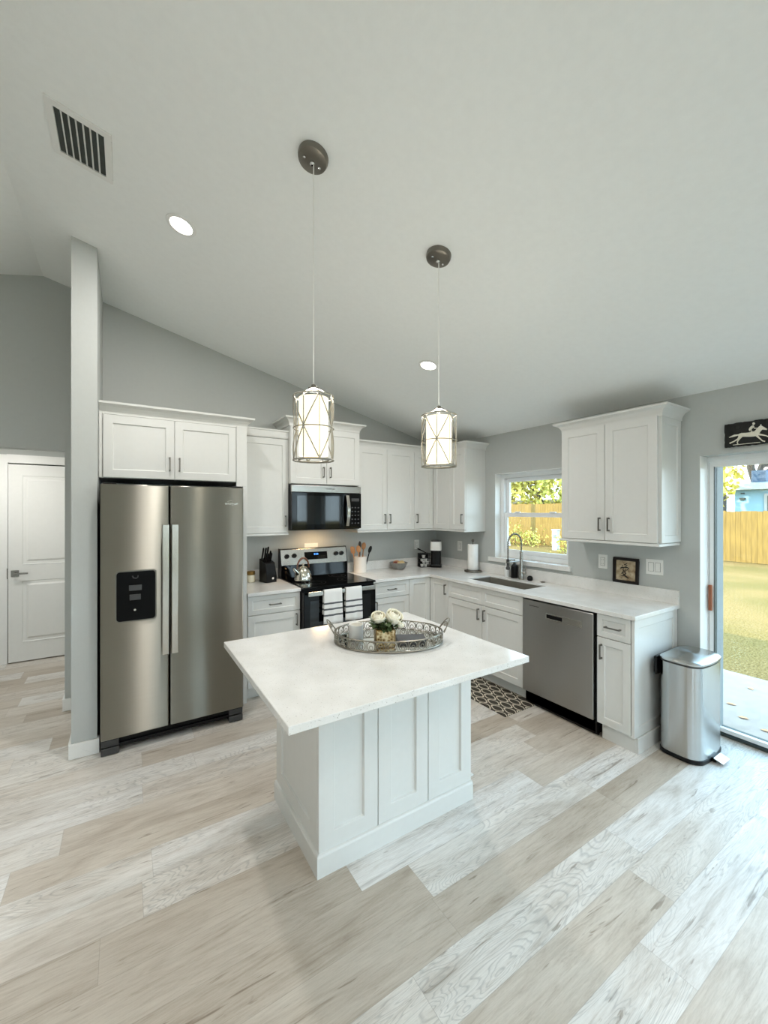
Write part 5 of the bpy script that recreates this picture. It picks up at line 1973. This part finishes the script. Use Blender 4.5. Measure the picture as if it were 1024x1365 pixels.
for x, d, L_, i in kn:
    zt = 0.225 - (d + 0.06) / 0.105 * 0.04
    base = FK(x, d, zt + 0.002)
    o = thing('kitchen_knife', nm[i], 'knife', base, 'knives in the knife block')
    m = MB()
    s1, s2 = kx, kaxis.cross(kx).normalized()
    V, fc = [], []
    prof_ = [(0.0, 0.006, 0.010), (0.02, 0.0065, 0.009), (L_ * 0.5, 0.0075, 0.011), (L_ - 0.012, 0.0075, 0.012), (L_, 0.005, 0.008)]
    for h, a, c in prof_:
        for q in range(10):
            an = 2 * pi * q / 10
            V.append(base + kaxis * h + s1 * (a * cos(an)) + s2 * (c * sin(an)))
    for r_ in range(len(prof_) - 1):
        for q in range(10):
            fc.append((r_ * 10 + q, r_ * 10 + (q + 1) % 10, r_ * 10 + 10 + (q + 1) % 10, r_ * 10 + 10 + q))
    fc += [tuple(range(9, -1, -1)), tuple(range(40, 50))]
    m.add(V, fc, True)
    m.build('handle', 'black', o)
# small jar by the panel
JC = Vector((-2.432, -0.105, 0.9142))
t_ = thing('spice_jar', 'small glass jar with gold lid on the counter against the refrigerator panel', 'jar', JC)
MB().lathe(JC, [(0.036, 0), (0.038, 0.004), (0.038, 0.062), (0.032, 0.07)], 26).build('jar_body', 'cream', t_)
MB().lathe(JC, [(0.037, 0.0705), (0.038, 0.074), (0.038, 0.102), (0.034, 0.106), (0.0, 0.106)], 26).build('jar_lid', 'gold', t_)
# utensil crock and utensils
UC = Vector((-1.225, -0.13, 0.9142))
t_ = thing('utensil_crock', 'white ceramic utensil crock on the counter right of the range', 'crock', UC)
MB().lathe(UC, [(0.066, 0), (0.070, 0.004), (0.074, 0.172), (0.076, 0.178), (0.072, 0.18), (0.069, 0.172), (0.064, 0.012), (0.0, 0.012)], 36).build('crock_body', 'ceramic', t_)


def utensil(dx, dy, lean_, L_, kind, label, mat):
    b0 = UC + Vector((dx * 0.4, dy * 0.4, 0.016))
    ax = Vector((lean_[0], lean_[1], 1)).normalized()
    o = thing(kind, label, 'utensil', b0, 'cooking utensils in the crock')
    m = MB().tube([b0, b0 + ax * (L_ - 0.07)], [0.006, 0.007], 8)
    m.build('handle', mat, o)
    hc = b0 + ax * (L_ - 0.035)
    q = Vector((0, 0, 1)).rotation_difference(ax)
    m = MB()
    cam_dir = Vector((CAM[0] - hc.x, CAM[1] - hc.y, 0)).normalized()
    sdv = cam_dir.cross(Vector((0, 0, 1)))
    n_, mm = 14, 8
    V, fc = [], []
    wid = {'spatula': 0.026, 'whisk_spoon': 0.016, 'wooden_spoon': 0.025, 'ladle': 0.02}.get(kind, 0.022)
    for i in range(mm + 1):
        ph_ = pi * i / mm
        for k in range(n_):
            a = 2 * pi * k / n_
            ww = wid * (sin(ph_) ** (0.35 if kind == 'spatula' else 1.0))
            V.append(hc + ax * (-0.042 * cos(ph_)) + sdv * (ww * cos(a)) + cam_dir * (0.006 * sin(ph_) * sin(a)))
    for i in range(mm):
        for k in range(n_):
            fc.append((i * n_ + k, i * n_ + (k + 1) % n_, (i + 1) * n_ + (k + 1) % n_, (i + 1) * n_ + k))
    m.add(V, fc, True)
    m.build('head', mat, o)


utensil(-0.10, 0.02, (-0.20, 0.02), 0.275, 'spatula', 'wooden spatula leaning to the range side of the crock', 'spoonwood')
utensil(-0.05, -0.06, (-0.09, -0.05), 0.285, 'wooden_spoon', 'slim wooden spoon in the crock beside the wooden spatula', 'spoonwood')
utensil(0.00, 0.02, (0.02, 0.03), 0.325, 'whisk_spoon', 'tall dark metal utensil in the middle of the crock', 'darkgrey')
utensil(0.07, 0.05, (0.15, 0.06), 0.31, 'wooden_spoon', 'round wooden spoon standing behind the black utensil in the crock', 'spoonwood')
utensil(0.12, -0.04, (0.27, -0.06), 0.28, 'ladle', 'black utensil leaning over the bowl side of the crock', 'black')
# bowl with snacks
BW = Vector((-0.715, -0.155, 0.9142))
t_ = thing('fruit_bowl', 'grey stoneware bowl on the back counter', 'bowl', BW)
MB().lathe(BW, [(0.05, 0), (0.055, 0.004), (0.085, 0.03), (0.108, 0.075), (0.110, 0.08), (0.105, 0.08), (0.08, 0.034), (0.05, 0.012), (0, 0.010)], 36).build('bowl_body', 'greybowl', t_)
for (dx, dy, dz, ang, L_, mt, lb) in ((-0.045, -0.01, 0.074, 0.3, 0.05, 'redwrap', 'dark red wrapped snack in the grey bowl, on its range side'), (0.0, -0.045, 0.076, -0.5, 0.055, 'banana', 'pale snack packet at the front of the grey bowl'),
                                      (0.045, 0.0, 0.078, 0.5, 0.055, 'banana', 'pale snack packet lying on the corner side of the grey bowl'), (0.0, 0.04, 0.078, 0.0, 0.05, 'spoonwood', 'orange brown snack at the back of the grey bowl')):
    c = BW + Vector((dx, dy, dz))
    o = MB().ball(c, 1.0, 16, 10, L_ * 0.9, 0.026, 0.020).build('snack', mt)
    recentre(o, c)
    o.rotation_euler = (0, 0, ang)
    tag(o, lb, 'snack', 'snacks in the grey bowl')
# pod basket, pods, scoop
PC = Vector((-0.335, -0.165, 0.9142))
pa = -0.35
px_, py_ = Vector((cos(pa), sin(pa), 0)), Vector((-sin(pa), cos(pa), 0))
t_ = thing('pod_basket', 'black wire basket of coffee pods left of the coffee maker', 'basket', PC)
FPd = lambda x, d, z: PC + px_ * x - py_ * d + Vector((0, 0, z))
m = MB()
hw_, hd_, hh_ = 0.066, 0.05, 0.165
for z in (0.003, hh_ * 0.33, hh_ * 0.66, hh_):
    m.tube([FPd(-hw_, -hd_, z), FPd(hw_, -hd_, z), FPd(hw_, hd_, z), FPd(-hw_, hd_, z)], 0.0028, 6, closed=True)
for k in range(9):
    x = -hw_ + 2 * hw_ * k / 8
    for d in (-hd_, hd_):
        m.tube([FPd(x, d, 0.003), FPd(x, d, hh_)], 0.0016, 5)
for k in range(1, 6):
    d = -hd_ + 2 * hd_ * k / 6
    for x in (-hw_, hw_):
        m.tube([FPd(x, d, 0.003), FPd(x, d, hh_)], 0.0016, 5)
m.fbox(FPd, -hw_, hw_, -hd_, hd_, 0.0005, 0.003)
m.build('wire_frame', 'black', t_)
MB().fbox(FPd, -hw_ + 0.003, hw_ - 0.003, -hd_ + 0.001, -hd_ + 0.003, 0.004, hh_ - 0.004).build('back_panel', 'black', t_)
pods = [(-0.035, 0.028, 0.005), (0.010, 0.026, 0.005), (-0.012, 0.024, 0.040), (0.032, 0.028, 0.038), (-0.034, 0.022, 0.072), (0.012, 0.026, 0.075), (-0.008, 0.0, 0.11)]
pl_ = ['bottom left', 'bottom middle', 'second layer left', 'second layer right', 'third layer left', 'third layer right', 'topmost']
p0_ = None
for k, (x, d, z) in enumerate(pods):
    c = FPd(x, d, z)
    lb = 'white coffee pod in the wire basket, %s one of the heap' % pl_[k]
    if p0_ is None:
        p0_ = MB().lathe(c, [(0.016, 0), (0.017, 0.003), (0.021, 0.029), (0.0235, 0.030), (0.0235, 0.033), (0, 0.033)], 18).build('coffee_pod', 'plate')
        recentre(p0_, c)
        tag(p0_, lb, 'coffee pod', 'coffee pods in the basket')
        pbase = Vector(c)
    else:
        copy_tree(p0_, Vector(c) - pbase, lb)
t_ = thing('coffee_scoop', 'black-handled scoop sticking out of the top of the pod basket', 'scoop', FPd(0.02, -0.02, 0.15))
m = MB().tube([FPd(0.03, -0.02, 0.17), FPd(-0.04, 0.0, 0.205), FPd(-0.085, 0.01, 0.225)], [0.004, 0.006, 0.010], 8)
m.build('handle', 'black', t_)
MB().ball(FPd(0.045, -0.025, 0.16), 0.018, 12, 8, 1, 1, 0.7).build('scoop_head', 'darkgrey', t_)
# coffee maker
MC = Vector((-0.205, -0.235, 0.9142))
t_ = thing('coffee_maker', 'single-serve coffee maker, black with pale grey top, in the counter corner', 'coffee maker', MC)
ca = -0.75
cx2, cy2 = Vector((cos(ca), sin(ca), 0)), Vector((-sin(ca), cos(ca), 0))


def rr_ring(w, d, z, r=0.03, n=5):
    P = []
    for sx_, sy_, a0 in ((1, 1, 0), (-1, 1, pi / 2), (-1, -1, pi), (1, -1, 1.5 * pi)):
        for k in range(n + 1):
            a = a0 + pi / 2 * k / n
            P.append(MC + cx2 * (sx_ * (w - r) + r * cos(a)) + cy2 * (sy_ * (d - r) + r * sin(a)) + Vector((0, 0, z)))
    return P


def loft(m, rings):
    n = len(rings[0])
    V = [p for r in rings for p in r]
    fc = []
    for i in range(len(rings) - 1):
        for k in range(n):
            fc.append((i * n + k, i * n + (k + 1) % n, (i + 1) * n + (k + 1) % n, (i + 1) * n + k))
    fc += [tuple(range(n - 1, -1, -1)), tuple(range((len(rings) - 1) * n, len(rings) * n))]
    m.add(V, fc, True)
    return m


loft(MB(), [rr_ring(0.066, 0.085, 0.0), rr_ring(0.068, 0.088, 0.004), rr_ring(0.068, 0.088, 0.025), rr_ring(0.06, 0.08, 0.03), rr_ring(0.06, 0.08, 0.205)]).build('body', 'black', t_)
loft(MB(), [rr_ring(0.066, 0.086, 0.2055), rr_ring(0.068, 0.088, 0.212), rr_ring(0.068, 0.088, 0.236), rr_ring(0.066, 0.086, 0.24), rr_ring(0.068, 0.088, 0.244), rr_ring(0.064, 0.084, 0.312)]).build('brew_head', 'plate', t_)
loft(MB(), [rr_ring(0.06, 0.08, 0.3125), rr_ring(0.056, 0.076, 0.326)]).build('lid', 'darkgrey', t_)
m = MB()
m.hexa([MC + cx2 * a - cy2 * c + Vector((0, 0, z)) for z in (0.027, 0.034) for a, c in ((-0.05, 0.045), (0.05, 0.045), (0.05, 0.105), (-0.05, 0.105))])
m.build('drip_tray', 'darkgrey', t_)
# paper towels
PT = Vector((-0.122, -0.768, 0.9142))
t_ = thing('paper_towel_holder', 'bronze paper towel stand on the counter left of the window', 'paper towel holder', PT)
MB().lathe(PT, [(0.092, 0), (0.096, 0.006), (0.094, 0.02), (0.07, 0.026), (0.0, 0.026)], 36).build('base', 'nickel', t_)
m = MB().tube([PT + Vector((0, 0, 0.026)), PT + Vector((0, 0, 0.335))], 0.006, 10)
m.ball(PT + Vector((0, 0, 0.352)), 0.017, 14, 8)
m.build('post', 'nickel', t_)
o = MB().lathe(PT + Vector((0, 0, 0.0268)), [(0.02, 0), (0.056, 0), (0.058, 0.004), (0.058, 0.281), (0.056, 0.285), (0.02, 0.285), (0.02, 0.0)], 40, cap=False).build('paper_towel_roll', 'paper')
tag(recentre(o, PT + Vector((0, 0, 0.0268))), 'white paper towel roll standing on the bronze holder', 'paper towel')

# ------------------------------------------------------------------ rug
o = MB().box(-0.960, -0.557, -1.918, -1.155, 0.0005, 0.007).build('kitchen_rug', 'rug', None, 0.002)
tag(recentre(o, (-0.75, -1.54, 0.0005)), 'charcoal and cream lattice rug on the floor in front of the sink', 'rug')

# ------------------------------------------------------------------ trash can
BX0, BX1, BY0, BY1 = -0.425, -0.045, -2.955, -2.735
t_ = thing('trash_can', 'brushed steel step trash can between the end cabinet and the sliding door', 'trash can', (-0.235, -2.85, 0))
bcx, bcy = (BX0 + BX1) / 2, (BY0 + BY1) / 2
bw, bd = (BX1 - BX0) / 2, (BY1 - BY0) / 2


def bin_ring(g, z, r=0.055, bulge=0.022, n=7):
    w, d = bw + g, bd + g
    P = []
    for sx_, sy_, a0 in ((1, 1, 0), (-1, 1, pi / 2), (-1, -1, pi), (1, -1, 1.5 * pi)):
        for k in range(n + 1):
            a = a0 + pi / 2 * k / n
            P.append([sx_ * (w - r) + r * cos(a), sy_ * (d - r) + r * sin(a)])
        # points along the next straight side
    Q = []
    for i in range(len(P)):
        a_, c_ = P[i], P[(i + 1) % len(P)]
        Q.append(a_)
        if (i + 1) % (n + 1) == 0:
            for k in range(1, 8):
                Q.append([a_[0] + (c_[0] - a_[0]) * k / 8, a_[1] + (c_[1] - a_[1]) * k / 8])
    out = []
    for x, y in Q:
        yy = y
        if y < 0:
            yy = y - bulge * (1 - (x / w) ** 2) * min(1, -y / d)
        xx = x + (0.010 * (1 - (y / d) ** 2) * (1 if x > 0 else -1) * min(1, abs(x) / w))
        out.append(Vector((bcx + xx, bcy + yy, z)))
    return out


loft(MB(), [bin_ring(-0.004, 0.0005), bin_ring(0.004, 0.004), bin_ring(0.004, 0.026), bin_ring(0.001, 0.03)]).build('base', 'black', t_)
loft(MB(), [bin_ring(0.0, 0.0302), bin_ring(0.0, 0.608)]).build('body', 'steel_bin', t_)
loft(MB(), [bin_ring(-0.003, 0.6085), bin_ring(0.002, 0.61), bin_ring(0.002, 0.618), bin_ring(-0.003, 0.62)]).build('rim', 'darkgrey', t_)
loft(MB(), [bin_ring(0.003, 0.6205), bin_ring(0.004, 0.632), bin_ring(-0.002, 0.640), bin_ring(-0.016, 0.646), bin_ring(-0.034, 0.650), bin_ring(-0.052, 0.652)]).build('lid', 'steel_bin', t_)
m = MB()
m.box(BX0 + 0.0, BX1 - 0.0, BY1 + 0.0055, BY1 + 0.026, 0.50, 0.625)
m.build('hinge_housing', 'black', t_, 0.008, 3)
m = MB()
m.box(bcx - 0.045, bcx + 0.045, BY0 - 0.045, BY0 - 0.02, 0.004, 0.03)
m.build('pedal_arm', 'black', t_, 0.004)
m = MB()
m.prism([(bcx - 0.055, BY0 - 0.035, 0.034), (bcx - 0.055, BY0 - 0.085, 0.018), (bcx - 0.055, BY0 - 0.085, 0.012), (bcx - 0.055, BY0 - 0.035, 0.0295)], (0.11, 0, 0))
m.build('pedal', 'steel_plain', t_, 0.004)

# ------------------------------------------------------------------ outdoors
GZ = -0.2
b = MB().box(0.30, 1.86, -9.0, 0.6, GZ - 0.05, -0.05)
struct('patio', b, 'concrete', bevel=0.01)
b = MB()
b.add([(-60, -60, GZ), (80, -60, GZ), (80, 60, GZ), (-60, 60, GZ)], [(0, 1, 2, 3)])
struct('lawn', b, 'lawn')
rnd = random.Random(21)
# dry leaves on the patio
rl = random.Random(77)
for k, (x, y) in enumerate(((0.62, -2.98), (0.95, -2.75), (1.1, -3.0), (0.72, -2.82), (1.45, -2.72), (0.52, -3.12), (0.85, -3.12))):
    m = MB()
    a = rl.uniform(0, 6)
    leafquad(m, Vector((x, y, -0.047)), Vector((cos(a), sin(a), 0.1)), Vector((0, 0, 1)), 0.07, 0.02)
    o = m.build('fallen_leaf', 'spoonwood')
    recentre(o, (x, y, -0.047))
    tag(o, 'dry brown leaf lying on the pale patio slab outside the glass door', 'leaf', 'dry leaves on the patio')

t_ = thing('wood_fence', 'tall yellow cedar board fence across the back of the lawn', 'fence', (14.75, 5, GZ))


def pickets(y0, y1, top, name):
    m = MB()
    y = y0
    while y < y1:
        w = 0.14
        h = top + rnd.uniform(-0.02, 0.02)
        m.box(14.70, 14.722, y, y + w - 0.006, GZ + 0.02, h)
        y += w
    m.build(name, 'fence', t_)
    m = MB()
    for z in (GZ + 0.35, (GZ + top) / 2 + 0.1, top - 0.25):
        m.box(14.7225, 14.76, y0, y1, z, z + 0.09)
    m.build('rail', 'fence', t_)
    for k in range(int((y1 - y0) / 2.4) + 1):
        MB().box(14.7605, 14.85, y0 + 2.4 * k, y0 + 2.4 * k + 0.09, GZ, top - 0.05).build('post', 'fence', t_)


pickets(-9.0, 5.0, 1.585, 'fence_boards')
pickets(5.0, 22.0, 1.95, 'fence_boards')

# neighbour house
t_ = thing('neighbor_house', 'pale blue single-storey house beyond the fence, seen through the glass door', 'house', (27, -3, GZ))
MB().box(22.0, 32.0, -10.0, 3.35, GZ, 2.62).build('house_wall', 'houseblue', t_)
MB().box(21.6, 32.6, -10.6, 3.78, 2.60, 2.84).build('fascia', 'whitewall', t_)
m = MB()
V = [(21.6, -10.6, 2.84), (32.6, -10.6, 2.84), (32.6, 3.78, 2.84), (21.6, 3.78, 2.84), (26.9, -5.0, 3.55), (26.9, -1.5, 3.55)]
m.add(V, [(0, 1, 4), (1, 2, 5, 4), (2, 3, 5), (3, 0, 4, 5), (3, 2, 1, 0)])
m.build('roof', 'roofpale', t_)
MB().box(22.6, 23.4, 2.38, 2.9, 2.84, 3.55).build('chimney', 'slateblue', t_)
w_ = MB()
w_.box(21.95, 22.0, 0.8, 2.28, 0.9, 2.4)
wf = w_.build('window_frame', 'whitewall', t_)
MB().box(21.93, 21.95, 0.9, 2.16, 1.0, 2.3).build('pane', 'galv', wf)
m = MB()
m.box(21.9, 22.0, 2.95, 3.15, 2.12, 2.22)
m.box(21.9, 22.0, 2.98, 3.1, 2.4, 2.46)
m.build('wall_lamp', 'galv', t_)
t_ = thing('white_shed', 'long low white building beyond the fence, seen through the kitchen window', 'building', (24, 17, GZ))
MB().box(22.0, 25.0, 11.5, 30.0, GZ, 2.15).build('wall', 'whitewall', t_)
MB().box(21.7, 25.3, 11.2, 30.3, 2.15, 2.38).build('roof', 'whitewall', t_)
t_ = thing('utility_pedestal', 'white utility box standing on the lawn in front of the fence', 'utility box', (13.3, 7.1, GZ))
MB().box(13.15, 13.40, 6.98, 7.22, GZ, 0.70).build('box_body', 'whitewall', t_, 0.02)
MB().box(13.13, 13.42, 6.96, 7.24, 0.70, 0.75).build('box_lid', 'whitewall', t_, 0.01)
MB().box(13.14, 13.15, 7.0, 7.15, 0.35, 0.52).build('plate', 'slot', t_)


def tree(name, label, base, H, R, seed, leaves, zmin, bark='bark', leafmat='foliage', r0=0.14, lsize=0.16, group=None, depth=4):
    rnd = random.Random(seed)
    base = Vector(base)
    t_ = thing(name, label, 'tree' if 'shrub' not in name else 'shrub', base, group)
    m = MB()
    tips = []

    def grow(p, d, L_, r, lev):
        pts, rs = [p], [r]
        q = p
        for k in range(3):
            d = (d + Vector((rnd.uniform(-1, 1), rnd.uniform(-1, 1), rnd.uniform(-0.3, 0.5))) * 0.16).normalized()
            q = q + d * (L_ / 3)
            pts.append(q)
            rs.append(r * (1 - 0.16 * (k + 1)))
            if lev <= 1:
                tips.append(q)
        m.tube(pts, rs, 6 if lev > 2 else 4)
        if lev == 0:
            return
        for k in range(rnd.choice((2, 3, 3))):
            a = rnd.uniform(0, 2 * pi)
            s_ = rnd.uniform(0.45, 0.95)
            nd = (d + Vector((cos(a) * s_, sin(a) * s_, rnd.uniform(-0.15, 0.35)))).normalized()
            st_ = pts[rnd.choice((2, 3, 3))]
            grow(st_, nd, L_ * rnd.uniform(0.62, 0.82), r * 0.5, lev - 1)

    grow(base, Vector((0, 0, 1)), H * 0.36, r0, depth)
    m.build('trunk', bark, t_)
    if leaves:
        m = MB()
        V, fc = [], []
        for k in range(leaves):
            if tips and rnd.random() < 0.5:
                c = rnd.choice(tips) + Vector((rnd.gauss(0, 0.3), rnd.gauss(0, 0.3), rnd.gauss(0, 0.3)))
            else:
                while True:
                    e = Vector((rnd.uniform(-1, 1), rnd.uniform(-1, 1), rnd.uniform(-1, 1)))
                    if e.length < 1:
                        break
                c = base + Vector((e.x * R, e.y * R, (zmin + H - base.z) / 2 + e.z * (H - zmin) / 2))
            n_ = Vector((rnd.gauss(0, 1), rnd.gauss(0, 1), rnd.gauss(0, 1))).normalized()
            u_ = n_.orthogonal().normalized() * lsize * rnd.uniform(0.6, 1.2)
            v_ = n_.cross(u_).normalized() * lsize * rnd.uniform(0.4, 0.8)
            o_ = len(V)
            V += [c - u_, c - v_, c + u_, c + v_]
            fc.append((o_, o_ + 1, o_ + 2, o_ + 3))
        m.add(V, fc)
        m.build('foliage', leafmat, t_, weld=False)
    return t_


TG = 'trees beyond the fence'
tree('leafy_tree', 'yellow-green leafy tree at the middle of the kitchen window, beyond the fence', (18.0, 13.2, GZ), 7.0, 2.6, 1, 6000, 1.7, group=TG)
tree('leafy_tree', 'yellow-green leafy tree at the far edge of the kitchen window, beyond the fence', (19.0, 16.5, GZ), 7.5, 2.7, 2, 5200, 1.8, group=TG)
tree('leafy_tree', 'green leafy tree partly behind the right wall cabinet in the kitchen window', (17.5, 10.4, GZ), 6.5, 2.2, 3, 4200, 1.8, leafmat='foliage2', group=TG)
tree('pale_tree', 'pale-barked slender tree at the edge of the kitchen window near the corner cabinets', (13.2, 9.75, GZ), 16.0, 0.4, 8, 0, 3.5, bark='palebark', r0=0.17, group=TG, depth=3)
tree('leafy_tree', 'yellow leafy tree beside the frame of the sliding glass door, beyond the fence', (18.0, 3.1, GZ), 7.0, 1.3, 5, 2600, 1.7, group=TG)
tree('bare_tree', 'bare branching tree behind the pale blue house, nearest the yellow tree', (34.0, 7.6, GZ), 11.0, 2.5, 6, 350, 3, r0=0.5, group=TG, depth=6)
tree('bare_tree', 'bare branching tree behind the chimney of the pale blue house', (33.5, 5.5, GZ), 12.0, 2.5, 7, 200, 3, r0=0.6, group=TG, depth=6)
tree('bare_tree', 'bare branching tree behind the far end of the pale blue house roof', (34.5, 3.6, GZ), 11.0, 2.5, 9, 200, 3, r0=0.5, group=TG, depth=6)
sg_ = 'low shrubs along the fence'
for k, (x, y, s_) in enumerate(((13.9, 8.9, 1.0), (14.0, 9.9, 1.1), (13.9, 11.0, 0.9), (12.4, 6.1, 0.9))):
    lb = ('low grassy shrub against the fence, first behind the utility box', 'low grassy shrub against the fence, second behind the utility box', 'low grassy shrub against the fence, farthest behind the utility box', 'low green shrub beside the utility box')[k]
    tree('fence_shrub', lb, (x, y, GZ), 0.75 * s_, 0.5 * s_, 30 + k, 200, -0.15, leafmat='foliage2', r0=0.02, lsize=0.06, group=sg_, depth=3)
